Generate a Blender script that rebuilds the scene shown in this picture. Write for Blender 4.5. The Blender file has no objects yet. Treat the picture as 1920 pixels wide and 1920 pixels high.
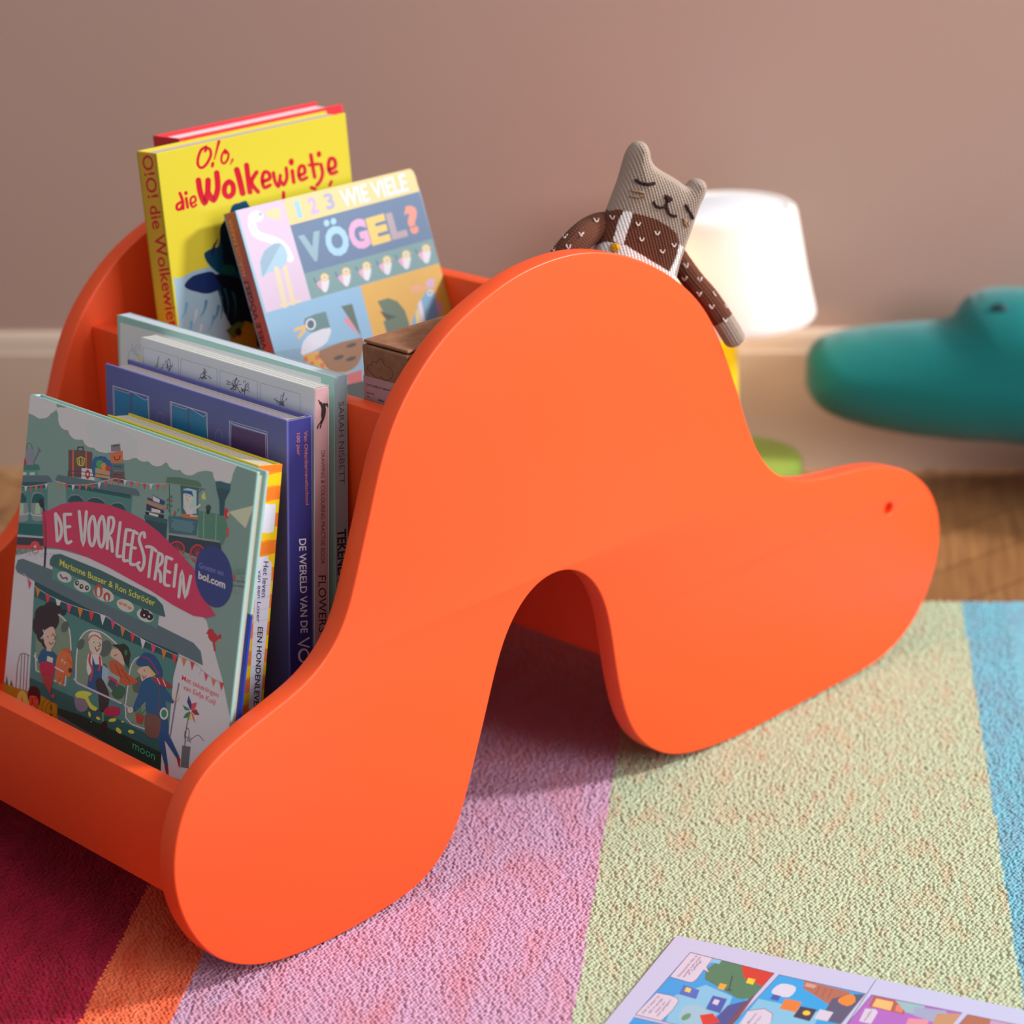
import bpy, bmesh, math, random
import numpy as np
from mathutils import Vector, Matrix
from mathutils.geometry import delaunay_2d_cdt
random.seed(7); rng = np.random.default_rng(7)
S = bpy.context.scene
COL = S.collection
PI = math.pi

# ------------------------------------------------------------------ camera
F = 4515.738; CH = 0.80                       # focal length in px of a 1920 frame, eye height (m)
RC = np.array([[0.9909106333284804, 0.12790869402742736, -0.04165912563590391],
               [-0.0060180643358714175, 0.35152382961600126, 0.9361595911562034],
               [-0.13438712608802736, 0.9273997860708717, -0.349098463384619]])   # right, up, forward
CAM = np.array([0, 0, CH])
cd = bpy.data.cameras.new('camera'); cam = bpy.data.objects.new('camera', cd); COL.objects.link(cam)
m = Matrix.Identity(4)
for i in range(3):
    m[i][0] = RC[0][i]; m[i][1] = RC[1][i]; m[i][2] = -RC[2][i]; m[i][3] = CAM[i]
cam.matrix_world = m
cd.sensor_width = 36; cd.lens = F / 1920 * 36; cd.clip_start = .05
cd.dof.use_dof = True; cd.dof.focus_distance = 1.565; cd.dof.aperture_fstop = 4.8
S.camera = cam

# ------------------------------------------------------------------ light and exposure
w = bpy.data.worlds.new('world'); S.world = w; w.use_nodes = True
w.node_tree.nodes['Background'].inputs[0].default_value = (.86, .94, 1.0, 1)
w.node_tree.nodes['Background'].inputs[1].default_value = .29
def area(name, loc, target, sx, sy, power, color):
    l = bpy.data.lights.new(name, 'AREA'); l.shape = 'RECTANGLE'; l.size = sx; l.size_y = sy
    l.energy = power; l.color = color
    o = bpy.data.objects.new(name, l); COL.objects.link(o)
    d = Vector(target) - Vector(loc)
    o.location = loc; o.rotation_euler = d.to_track_quat('-Z', 'Y').to_euler()
    return o
area('window_light', (3.0, 2.0, 2.25), (-.2, 1.5, .1), .5, .5, 165, (.96, .98, 1.0))
area('ceiling_bounce', (-.1, 1.0, 2.5), (-.2, 1.5, 0), 2.6, 2.2, 19, (.97, .98, 1.0))
area('window_daylight', (2.1, .1, 1.25), (-.2, 1.9, .25), 1.3, 1.3, 52, (.95, .97, 1.0))
vs = S.view_settings
S.display_settings.display_device = 'sRGB'
vs.view_transform = 'Standard'; vs.look = 'None'; vs.exposure = 0.0; vs.gamma = 1.0; vs.use_curve_mapping = False

# ------------------------------------------------------------------ helpers
def ray(px, py):
    return RC.T @ np.array([(px-960)/F, -(py-960)/F, 1.0])
def hit(px, py, P, n):
    d = ray(px, py); return CAM + d*(((np.asarray(P)-CAM) @ n)/(d @ n))
def lin(c):
    return tuple(((v/255)/12.92 if v/255 <= .04045 else ((v/255+.055)/1.055)**2.4) for v in c)
MATS = {}
def mat(name, rgb, rough=.5, gain=1.0, spec=.5, coat=0, sheen=0):
    key = (name, rgb, rough, gain, spec)
    if key in MATS: return MATS[key]
    M = bpy.data.materials.new(name); M.use_nodes = True
    b = M.node_tree.nodes['Principled BSDF']
    b.inputs['Base Color'].default_value = tuple(min(.93, v*gain) for v in lin(rgb)) + (1,)
    b.inputs['Roughness'].default_value = rough
    b.inputs['Specular IOR Level'].default_value = spec
    b.inputs['Coat Weight'].default_value = coat
    b.inputs['Sheen Weight'].default_value = sheen
    M.diffuse_color = tuple(lin(rgb)) + (1,)
    MATS[key] = M
    return M
def node(M, t, **kw):
    n = M.node_tree.nodes.new(t)
    for k, v in kw.items(): setattr(n, k, v)
    return n
def link(M, a, b): M.node_tree.links.new(a, b)
def bump_noise(M, scale, dist, strength=.4, coord='Object'):
    tc = node(M, 'ShaderNodeTexCoord'); nz = node(M, 'ShaderNodeTexNoise'); bp = node(M, 'ShaderNodeBump')
    nz.inputs['Scale'].default_value = scale; nz.inputs['Detail'].default_value = 3
    bp.inputs['Strength'].default_value = strength; bp.inputs['Distance'].default_value = dist
    link(M, tc.outputs[coord], nz.inputs['Vector']); link(M, nz.outputs['Fac'], bp.inputs['Height'])
    link(M, bp.outputs['Normal'], M.node_tree.nodes['Principled BSDF'].inputs['Normal'])
    return M
def colour_noise(M, scale, a, b, lo=.4, hi=.6, gain=1, stretch=None, coord='Object'):
    tc = node(M, 'ShaderNodeTexCoord'); nz = node(M, 'ShaderNodeTexNoise'); cr = node(M, 'ShaderNodeValToRGB')
    nz.inputs['Scale'].default_value = scale; nz.inputs['Detail'].default_value = 4
    cr.color_ramp.elements[0].position = lo; cr.color_ramp.elements[1].position = hi
    cr.color_ramp.elements[0].color = tuple(v*gain for v in lin(a)) + (1,)
    cr.color_ramp.elements[1].color = tuple(v*gain for v in lin(b)) + (1,)
    src = tc.outputs[coord]
    if stretch:
        mp = node(M, 'ShaderNodeMapping'); mp.inputs['Scale'].default_value = stretch[:3]
        if len(stretch) > 3: mp.inputs['Rotation'].default_value = (0, 0, stretch[3])
        link(M, src, mp.inputs['Vector']); src = mp.outputs['Vector']
    link(M, src, nz.inputs['Vector']); link(M, nz.outputs['Fac'], cr.inputs['Fac'])
    link(M, cr.outputs['Color'], M.node_tree.nodes['Principled BSDF'].inputs['Base Color'])
    return M

def tag(o, label=None, cat=None, group=None, kind=None):
    if label: o['label'] = label
    if cat: o['category'] = cat
    if group: o['group'] = group
    if kind: o['kind'] = kind
    return o
def empty(name, M4, label, cat, group=None):
    o = bpy.data.objects.new(name, None); COL.objects.link(o); o.empty_display_size = .02
    o.matrix_world = M4
    return tag(o, label, cat, group)
def obj(name, me, mats, parent=None, smooth=None):
    """smooth: None = flat, else angle in degrees"""
    if isinstance(me, bmesh.types.BMesh):
        bm = me; me = bpy.data.meshes.new(name); bm.to_mesh(me); bm.free()
    for mt in (mats if isinstance(mats, (list, tuple)) else [mats]): me.materials.append(mt)
    if smooth is not None:
        me.polygons.foreach_set('use_smooth', [True]*len(me.polygons))
        me.set_sharp_from_angle(angle=math.radians(smooth))
    o = bpy.data.objects.new(name, me); COL.objects.link(o)
    if parent: o.parent = parent
    return o
def frame(P, ex, ey, ez):
    M4 = Matrix.Identity(4)
    for i in range(3): M4[i][0] = ex[i]; M4[i][1] = ey[i]; M4[i][2] = ez[i]; M4[i][3] = P[i]
    return M4
def box(bm, x0, x1, y0, y1, z0, z1, mi=0, bevel=0, seg=2):
    vs_ = [bm.verts.new(p) for p in ((x0,y0,z0),(x1,y0,z0),(x1,y1,z0),(x0,y1,z0),(x0,y0,z1),(x1,y0,z1),(x1,y1,z1),(x0,y1,z1))]
    fs = [bm.faces.new([vs_[i] for i in q]) for q in ((0,3,2,1),(4,5,6,7),(0,1,5,4),(1,2,6,5),(2,3,7,6),(3,0,4,7))]
    for f in fs: f.material_index = mi
    if bevel:
        es = list({e for f in fs for e in f.edges})
        r = bmesh.ops.bevel(bm, geom=es, offset=bevel, segments=seg, profile=.5, affect='EDGES')
        for f in r['faces']: f.material_index = mi
    return bm
def tube(bm, pts, r, seg=10, mi=0, caps=True):
    """round tube along 3-D points, r a number or one per point"""
    pts = [Vector(p) for p in pts]; n = len(pts)
    rs = r if hasattr(r, '__len__') else [r]*n
    rings = []; prev = None
    for i, p in enumerate(pts):
        t = (pts[min(i+1, n-1)] - pts[max(i-1, 0)]).normalized()
        if prev is None:
            a = t.orthogonal().normalized()
        else:
            a = (prev - t*prev.dot(t)).normalized()
        prev = a; b = t.cross(a)
        rings.append([bm.verts.new(p + (a*math.cos(2*PI*k/seg) + b*math.sin(2*PI*k/seg))*rs[i]) for k in range(seg)])
    for i in range(n-1):
        for k in range(seg):
            f = bm.faces.new((rings[i][k], rings[i][(k+1) % seg], rings[i+1][(k+1) % seg], rings[i+1][k])); f.material_index = mi
    if caps:
        f = bm.faces.new(rings[0][::-1]); f.material_index = mi
        f = bm.faces.new(rings[-1]); f.material_index = mi
    return rings
def lathe(bm, prof, seg=64, mi=0):
    rings = []
    for r, z in prof:
        rings.append([bm.verts.new((r*math.cos(2*PI*k/seg), r*math.sin(2*PI*k/seg), z)) for k in range(seg)] if r > 1e-6 else [bm.verts.new((0, 0, z))])
    for a, b in zip(rings, rings[1:]):
        for k in range(seg):
            q = [a[k % len(a)], a[(k+1) % len(a)], b[(k+1) % len(b)], b[k % len(b)]]
            q = list(dict.fromkeys(q))
            if len(q) > 2: bm.faces.new(q).material_index = mi
def catmull(P, n, closed=False):
    P = np.asarray(P, float); out = []; N = len(P)
    segs = N if closed else N-1
    for i in range(segs):
        if closed: p0, p1, p2, p3 = P[(i-1) % N], P[i], P[(i+1) % N], P[(i+2) % N]
        else: p0, p1, p2, p3 = P[max(i-1, 0)], P[i], P[i+1], P[min(i+2, N-1)]
        for k in range(n):
            t = k/n
            out.append(.5*((2*p1) + (-p0+p2)*t + (2*p0-5*p1+4*p2-p3)*t*t + (-p0+3*p1-3*p2+p3)*t**3))
    if not closed: out.append(P[-1])
    return np.array(out)

class Art:
    """flat print on one plane: shapes are drawn in photo-zoom coordinates (x0,y0,scale), put on the plane and
    kept in that plane's own millimetres, every next shape a hair above the last one"""
    def __init__(s, M4, gain=1.0, rough=.4, clip=None, step=6e-6, spec=.5, base=1):
        s.M = M4; s.Mi = M4.inverted(); s.P = np.array(M4.translation); s.n = np.array(M4.col[2][:3])
        s.gain = gain; s.rough = rough; s.step = step; s.base = base; s.boxes = []; s.clip = clip; s.spec = spec
        s.z = (0, 0, 1.0); s.shapes = []
    def win(s, x0, y0, sc): s.z = (x0, y0, sc); return s
    def loc(s, pts):
        out = []
        for x, y in pts:
            q = s.Mi @ Vector(hit(s.z[0]+x*s.z[2], s.z[1]+y*s.z[2], s.P, s.n)); out.append((q.x, q.y))
        return out
    def cl(s, poly):
        if not s.clip: return poly
        x0, x1, y0, y1 = s.clip
        for ax, lim, sg in ((0, x0, 1), (0, x1, -1), (1, y0, 1), (1, y1, -1)):
            out = []
            for i in range(len(poly)):
                a, b = poly[i-1], poly[i]
                ia, ib = (a[ax]-lim)*sg >= 0, (b[ax]-lim)*sg >= 0
                if ia != ib:
                    t = (lim-a[ax])/(b[ax]-a[ax]); out.append((a[0]+(b[0]-a[0])*t, a[1]+(b[1]-a[1])*t))
                if ib: out.append(b)
            poly = out
            if len(poly) < 3: return []
        return poly
    def raw(s, polys, c):
        """one printed shape, one layer above everything it overlaps"""
        polys = [p for p in (s.cl(p) for p in polys) if len(p) > 2]
        if not polys: return
        xs = [q[0] for p in polys for q in p]; ys = [q[1] for p in polys for q in p]
        b = (min(xs), max(xs), min(ys), max(ys))
        k = 1 + max([l for l, o in s.boxes if o[0] < b[1] and o[1] > b[0] and o[2] < b[3] and o[3] > b[2]] + [s.base])
        s.boxes.append((k, b))
        for p in polys: s.shapes.append((p, k*s.step, c))
    def poly(s, pts, c, smooth=0):
        if smooth: pts = catmull(pts, smooth, True)
        s.raw([s.loc(pts)], c); return s
    def ell(s, cx, cy, rx, ry, c, rot=0, n=28):
        a = math.radians(rot); ca, sa = math.cos(a), math.sin(a)
        return s.poly([(cx+rx*math.cos(t)*ca-ry*math.sin(t)*sa, cy+rx*math.cos(t)*sa+ry*math.sin(t)*ca) for t in np.linspace(0, 2*PI, n, endpoint=False)], c)
    def stroke(s, pts, wd, c, smooth=0, end=None):
        """brush line; wd in zoom units, end: width at the far end"""
        if smooth: pts = np.vstack([catmull(pts[:-1], smooth, True), [pts[0]]]) if len(pts) > 3 and tuple(pts[0]) == tuple(pts[-1]) else catmull(pts, smooth)
        pts = np.asarray(pts, float); pts = pts[np.r_[True, np.hypot(*np.diff(pts, axis=0).T) > 1e-4]]; n = len(pts); polys = []
        closed = n > 3 and np.hypot(*(pts[0]-pts[-1])) < 1e-3
        ws = np.linspace(wd, end if end is not None else wd, n)/2; A = []; B = []
        dirs = np.diff(pts, axis=0); dirs /= np.hypot(*dirs.T)[:, None]
        for i in range(n):
            d0 = dirs[i-1] if i else (dirs[-1] if closed else dirs[0]); d1 = dirs[i] if i < n-1 else (dirs[0] if closed else dirs[-1])
            m_ = d0+d1; L = math.hypot(*m_)
            m_ = m_/L if L > .2 else d1
            f = ws[i]/max(.55, abs(m_ @ d1)); nx = np.array((-m_[1], m_[0]))*f
            A.append(pts[i]+nx); B.append(pts[i]-nx)
        for i in range(n-1): polys.append([tuple(A[i]), tuple(A[i+1]), tuple(B[i+1]), tuple(B[i])])
        if not closed:
            for i, sg in ((0, -1), (n-1, 1)):
                d = dirs[0] if i == 0 else dirs[-1]; t0 = math.atan2(d[1], d[0])*1 + (PI if sg < 0 else 0)
                polys.append([(pts[i][0]+ws[i]*math.cos(t0+t), pts[i][1]+ws[i]*math.sin(t0+t)) for t in np.linspace(-PI/2, PI/2, 8)])
        s.raw([s.loc(p) for p in polys], c); return s
    def strokes(s, lines, wd, c, smooth=0):
        for l in lines: s.stroke(l, wd, c, smooth)
        return s
    def text(s, txt, p, d, size, c, up=None, bold=0, wide=1.0):
        """p: start of the base line, d: end of the base line (the text is fitted to it), up: vector of the cap height"""
        tr = glyphs(txt, bold); W = max(q[0] for t in tr for q in t); x0 = min(q[0] for t in tr for q in t)
        ex = (np.array(d, float)-np.array(p, float))/(W-x0)
        if up is None:
            L = math.hypot(*ex); up = (ex[1]/L*size, -ex[0]/L*size)
        ey = np.array(up, float)/.73
        s.raw([s.loc([tuple(np.array(p)+ex*(q[0]-x0)+ey*q[1]) for q in t]) for t in tr], c); return s
    def add_to(s, bm, mats, origin=(0, 0, 0)):
        for p, z, c in s.shapes:
            M = mat('ink', tuple(int(v) for v in c), s.rough, s.gain, s.spec)
            if M not in mats: mats.append(M)
            f = bm.faces.new([bm.verts.new((x-origin[0], y-origin[1], z-origin[2])) for x, y in p])
            f.normal_update()
            if f.normal.z < 0: f.normal_flip()
            f.material_index = mats.index(M)
GL = {}
def glyphs(txt, bold=0):
    if (txt, bold) in GL: return GL[(txt, bold)]
    cu = bpy.data.curves.new('lettering', 'FONT'); cu.body = txt; cu.size = 1; cu.offset = bold; cu.resolution_u = 3
    o = bpy.data.objects.new('lettering', cu); me = o.to_mesh()
    tr = [[(me.vertices[v].co.x, me.vertices[v].co.y) for v in p.vertices] for p in me.polygons]
    o.to_mesh_clear(); bpy.data.objects.remove(o); bpy.data.curves.remove(cu)
    GL[(txt, bold)] = tr
    return tr

# rack coordinates: u along the side panels, d from the near panel to the far one, z up
O = np.array([-0.3189533794131542, 1.3422641606183416, 0.0])
D = np.array([-0.7799326993020264, 0.6258633912919456, 0.0])
U = np.array([0.6258633912919456, 0.7799326993020264, 0.0])
Z = np.array([0, 0, 1.0])
def rk(u, d, z): return O + U*u + D*d + Z*z

# ------------------------------------------------------------------ the room
WY = 2.2716                                    # front of the baseboard
FZ = -0.008                                    # bare floor; z = 0 is the top of the rug
def struct(name, me, mats, smooth=None):
    o = obj(name, me, mats, None, smooth); o['kind'] = 'structure'; return o
wallM = bump_noise(mat('wall_paint', (184, 152, 138), .85, spec=.25), 260, .0006, .25)
bm = bmesh.new(); box(bm, -2.6, 2.2, WY+.012, WY+.1, FZ-.05, 2.4); struct('wall_back', bm, wallM)
baseM = mat('baseboard_paint', (206, 182, 162), .45)
bm = bmesh.new()
pr = [(WY+.012, FZ), (WY, FZ), (WY, .113), (WY+.0015, .1145), (WY+.0040, .127), (WY+.0065, .1325), (WY+.012, .1345)]
A_ = [bm.verts.new((-2.6, y, z)) for y, z in pr]; B_ = [bm.verts.new((2.2, y, z)) for y, z in pr]
for i in range(len(pr)-1): bm.faces.new((A_[i+1], A_[i], B_[i], B_[i+1]))
bm.faces.new(A_); bm.faces.new(B_[::-1])
struct('baseboard_back', bm, baseM)

woods = []
for i, (a, b) in enumerate((((150, 104, 62), (128, 84, 48)), ((170, 124, 80), (140, 96, 58)), ((160, 112, 68), (120, 78, 44)), ((182, 138, 96), (156, 110, 70)))):
    M = bpy.data.materials.new('oak_parquet'); M.use_nodes = True
    M.node_tree.nodes['Principled BSDF'].inputs['Roughness'].default_value = .42
    colour_noise(M, 9, a, b, .3, .7, 1.0, (14, 1.2, 1, PI/4 if i % 2 else -PI/4)); woods.append(M)
gapM = mat('parquet_gap', (70, 45, 25), .8)
bm = bmesh.new()
box(bm, -2.6, 2.2, -.6, WY+.012, FZ-.05, FZ-.0012, 4)
bw, bl = .062, .31
for k in range(-40, 60):
    for mm in range(-9, 10):
        ox, oy = k*bw + mm*bl, k*bw - mm*bl
        for hz, (x0, x1, y0, y1) in enumerate(((ox, ox+bl, oy, oy+bw), (ox+bl, ox+bl+bw, oy+bw-bl, oy+bw))):
            g = .0006; c45 = math.sqrt(.5); q = []
            for x, y in ((x0+g, y0+g), (x1-g, y0+g), (x1-g, y1-g), (x0+g, y1-g)):
                q.append(((x-y)*c45 - .35, (x+y)*c45 + .6))
            cx = sum(p[0] for p in q)/4; cy = sum(p[1] for p in q)/4
            if not (-1.9 < cx < 1.4 and -.2 < cy < WY+.2): continue
            if max(p[1] for p in q) > WY+.011:                          # cut at the wall
                r_ = []
                for i in range(4):
                    p0, p1 = q[i-1], q[i]; lim = WY+.011
                    if (p0[1] > lim) != (p1[1] > lim): t = (lim-p0[1])/(p1[1]-p0[1]); r_.append((p0[0]+(p1[0]-p0[0])*t, lim))
                    if p1[1] <= lim: r_.append(p1)
                q = r_
                if len(q) < 3: continue
            f = bm.faces.new([bm.verts.new((x, y, FZ)) for x, y in q])
            f.material_index = (hz + 2*random.randint(0, 1))
struct('floor', bm, woods + [gapM])

# ------------------------------------------------------------------ striped rug
def rug_build():
    x0, x1, y0, y1, st = -.80, .42, 1.06, 1.917, .0006
    xs = np.r_[np.arange(x0, -.57, .003), np.arange(-.57, .14, st), np.arange(.14, x1, .003)]      # close weave where it is seen near
    ys = np.r_[np.arange(y0, 1.21, .003), np.arange(1.21, 1.60, st), np.arange(1.60, y1, .0009), y1]; nx, ny = len(xs), len(ys)
    X, Y = np.meshgrid(xs, ys)
    cw, ch = .0030, .0025
    R = np.arange(int((y1-y0)/ch)+6); C = np.arange(int((x1-x0)/cw)+6)
    jx = rng.normal(0, .12, (len(R), len(C))); jy = rng.normal(0, .12, (len(R), len(C))); ja = rng.uniform(.75, 1.15, (len(R), len(C)))
    gy = (Y-y0)/ch + 2; best = np.zeros_like(X); bi = np.zeros(X.shape, int); bj = np.zeros(X.shape, int)
    for di in (-1, 0, 1):
        ri = np.floor(gy).astype(int) + di
        gx = (X-x0)/cw + 2 - .5*(ri % 2)
        for dj in (-1, 0, 1):
            cj = np.floor(gx).astype(int) + dj
            ri_ = np.clip(ri, 0, len(R)-1); cj_ = np.clip(cj, 0, len(C)-1)
            dx = gx - (cj+.5) - jx[ri_, cj_]; dy = gy - (ri+.5) - jy[ri_, cj_]
            q = dx + .10*dy*np.where(ri % 2, 1, -1)
            h = ja[ri_, cj_]*np.sqrt(np.clip(1 - (q/.55)**2 - (dy/.98)**2, 0, 1))
            up = h > best
            best[up] = h[up]; bi[up] = ri_[up]; bj[up] = cj_[up]
    wave = .0009*np.sin(X*23+1.3*np.sin(Y*9))*np.sin(Y*17+X*6)
    Zt = -.0031 + .0031*np.maximum(best, .05) + wave*.5
    Zt = np.minimum(Zt, .0003)
    nz = best > 0
    cxw = x0 + (bj - 2 + .5*(bi % 2) + .5)*cw; cyw = y0 + (bi-2+.5)*ch
    xp = np.where(nz, cxw + .0148*(cyw-1.35), X + .0148*(Y-1.35))
    sid = np.digitize(xp, [-.464, -.406, -.1596, .1117, .36])
    V = np.stack([X, Y, Zt], -1).reshape(-1, 3)
    i = np.arange(ny-1)[:, None]*nx + np.arange(nx-1)[None]
    Fq = np.stack([i, i+1, i+nx+1, i+nx], -1).reshape(-1, 4)
    fm = sid[:-1, :-1].reshape(-1)
    # hem: a skirt down to the floor all around
    ring = np.concatenate([np.arange(nx), np.arange(1, ny)*nx+nx-1, (ny-1)*nx+np.arange(nx-2, -1, -1), np.arange(ny-2, 0, -1)*nx])
    sk = V[ring].copy(); sk[:, 2] = FZ; base = len(V); V = np.concatenate([V, sk]); nr = len(ring); a = np.arange(nr); b = (a+1) % nr
    Fs = np.stack([ring[b], ring[a], base+a, base+b], -1)
    Fq = np.concatenate([Fq, Fs]); fm = np.concatenate([fm, np.digitize(sk[:, 0]+.0148*(sk[:, 1]-1.35), [-.464, -.406, -.1596, .1117, .36])])
    me = bpy.data.meshes.new('rug'); me.vertices.add(len(V)); me.vertices.foreach_set('co', V.astype(np.float32).ravel())
    me.loops.add(len(Fq)*4); me.loops.foreach_set('vertex_index', Fq.astype(np.int32).ravel())
    me.polygons.add(len(Fq)); me.polygons.foreach_set('loop_start', np.arange(0, len(Fq)*4, 4, dtype=np.int32))
    me.update(); me.validate()
    me.polygons.foreach_set('material_index', fm.astype(np.int32)); me.polygons.foreach_set('use_smooth', np.ones(len(Fq), bool))
    return me
def yarn(a, b, scale=60, lo=.42, hi=.62, stretch=(1, .35, 1), gain=1):
    M = bpy.data.materials.new('rug_yarn'); M.use_nodes = True
    p = M.node_tree.nodes['Principled BSDF']; p.inputs['Roughness'].default_value = .95; p.inputs['Specular IOR Level'].default_value = .15
    p.inputs['Sheen Weight'].default_value = .15
    colour_noise(M, scale, a, b, lo, hi, gain, stretch); bump_noise(M, 2600, .0004, .5)
    return M
RUGM = [yarn((168, 12, 52), (150, 8, 40)), yarn((236, 112, 70), (225, 90, 52)), yarn((190, 146, 172), (194, 130, 146), 45, .45, .75),
        yarn((174, 183, 150), (184, 158, 126), 80, .50, .82), yarn((108, 168, 184), (112, 156, 172)), yarn((235, 215, 150), (225, 200, 140))]
rug = obj('rug', rug_build(), RUGM)
tag(rug, 'chunky woven rug in crimson, orange, pink, pale green and blue stripes', 'rug')

# ------------------------------------------------------------------ orange book rack
PROF = [[-0.0762,0.0105],[-0.0954,0.0221],[-0.1061,0.0343],[-0.115,0.0497],[-0.1211,0.0656],[-0.124,0.0799],[-0.1246,0.0943],[-0.1228,0.1077],[-0.1186,0.1223],[-0.112,0.136],[-0.103,0.1476],[-0.0904,0.1566],[-0.078,0.1625],[-0.065,0.167],[-0.0448,0.1736],[-0.0336,0.1766],[-0.0223,0.1797],[-0.0108,0.1842],[-0.0014,0.1895],[0.007,0.1961],[0.0132,0.2021],[0.0191,0.2096],[0.0237,0.2176],[0.028,0.2275],[0.0324,0.2392],[0.0368,0.251],[0.0426,0.2659],[0.0484,0.2809],[0.0572,0.305],[0.0668,0.3258],[0.0778,0.342],[0.0902,0.3554],[0.1059,0.3694],[0.1232,0.3812],[0.1404,0.3893],[0.1612,0.3974],[0.1822,0.4038],[0.2069,0.4069],[0.2248,0.4077],[0.2428,0.4062],[0.261,0.4028],[0.2794,0.397],[0.2979,0.3887],[0.317,0.3784],[0.3323,0.3682],[0.3479,0.3552],[0.3597,0.3428],[0.3685,0.3296],[0.3772,0.3136],[0.3901,0.2837],[0.3988,0.2597],[0.4077,0.2362],[0.4153,0.2214],[0.4245,0.2082],[0.4338,0.1986],[0.4433,0.1921],[0.456,0.187],[0.4787,0.1814],[0.5017,0.1781],[0.5268,0.1758],[0.5524,0.1718],[0.5698,0.1677],[0.5875,0.1607],[0.6036,0.1516],[0.6165,0.1416],[0.6278,0.1291],[0.6356,0.115],[0.6394,0.0996],[0.6393,0.0852],[0.637,0.0702],[0.6311,0.055],[0.6249,0.0448],[0.6187,0.0368],[0.608,0.0246],[0.5912,0.0149],[0.5726,0.0073],[0.5536,0.0042],[0.5166,0.0025],[0.4718,0.0017],[0.4282,0.0008],[0.3961,0.0001],[0.365,0.0019],[0.3447,0.0045],[0.3247,0.0087],[0.3109,0.0144],[0.2975,0.0235],[0.2861,0.0336],[0.277,0.0464],[0.2709,0.0609],[0.2659,0.0799],[0.2621,0.1026],[0.2599,0.1202],[0.257,0.1393],[0.2549,0.149],[0.2509,0.1608],[0.2437,0.1726],[0.2365,0.1806],[0.2281,0.1865],[0.2182,0.1904],[0.2086,0.192],[0.1988,0.1913],[0.189,0.1888],[0.1791,0.1835],[0.1703,0.1761],[0.1632,0.1677],[0.1561,0.1575],[0.1493,0.1429],[0.1409,0.1215],[0.1325,0.0998],[0.1241,0.0792],[0.1203,0.0698],[0.1127,0.0508],[0.1055,0.0368],[0.0985,0.0279],[0.0885,0.0188],[0.0738,0.0092],[0.0581,0.0054],[0.0427,0.0035],[0.02,0.0009],[-0.0022,0],[-0.0238,0.0009],[-0.038,0.0015],[-0.0561,0.0039],[-0.0669,0.0066]]
PT = .0157; DIN = .347
def smooth_profile(n=520):
    P = catmull(PROF, 8, True); L = np.r_[0, np.cumsum(np.hypot(*(np.roll(P, -1, 0)-P).T))]
    s = np.linspace(0, L[-1], n, endpoint=False); Pc = np.vstack([P, P[:1]])
    Q = np.stack([np.interp(s, L, Pc[:, 0]), np.interp(s, L, Pc[:, 1])], 1)
    k = np.exp(-.5*(np.arange(-8, 9)/3.2)**2); k /= k.sum()
    Q = sum(np.roll(Q, j-8, 0)*k[j] for j in range(17))
    Q[:, 1] = np.maximum(Q[:, 1], .0002); return Q
PQ = smooth_profile()
def panel_mesh(d0):
    cu = bpy.data.curves.new('outline', 'CURVE'); cu.dimensions = '2D'; cu.fill_mode = 'BOTH'
    cu.extrude = PT/2-.0013; cu.bevel_depth = .0013; cu.bevel_resolution = 2; cu.offset = -.0013
    for pts in (PQ, [(.5722+.0050*math.cos(t), .1314+.0050*math.sin(t)) for t in np.linspace(0, 2*PI, 36, endpoint=False)]):
        sp = cu.splines.new('POLY'); sp.points.add(len(pts)-1); sp.use_cyclic_u = True
        for q, p in zip(sp.points, pts): q.co = (p[0], p[1], 0, 1)
    o = bpy.data.objects.new('outline', cu); COL.objects.link(o)
    dg = bpy.context.evaluated_depsgraph_get(); me = bpy.data.meshes.new_from_object(o.evaluated_get(dg))
    bpy.data.objects.remove(o); bpy.data.curves.remove(cu)
    for v in me.vertices: v.co = (v.co.x, d0 + PT/2 - v.co.z, v.co.y)
    bm = bmesh.new(); bm.from_mesh(me); bmesh.ops.remove_doubles(bm, verts=bm.verts, dist=1e-5)
    bmesh.ops.recalc_face_normals(bm, faces=bm.faces); me.materials.clear(); bm.to_mesh(me); bm.free(); me.name = 'side_panel'
    return me
orange = mat('orange_lacquer', (250, 84, 35), .38, spec=.4)
rack = empty('book_rack', frame(O, U, D, Z), 'orange lacquered book rack with curvy animal shaped side panels, full of picture books', 'bookcase')
obj('side_panel', panel_mesh(0), orange, rack, 40)
obj('side_panel', panel_mesh(DIN), orange, rack, 40)
def board(name, u0, u1, z0, z1, d0=PT, d1=DIN):
    bm = bmesh.new(); box(bm, u0, u1, d0, d1, z0, z1, 0, .0013); return obj(name, bm, orange, rack, 30)
board('front_board', -.1061, -.0922, .061, .1374)
board('divider', .0843, .0974, .066, .330)
board('back_board', .322, .336, .0684, .337)
board('seat', .3362, .575, .108, .123)
board('bin_floor', -.0920, .0842, .070, .085)
board('bin_floor', .0975, .3219, .196, .210)

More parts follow.
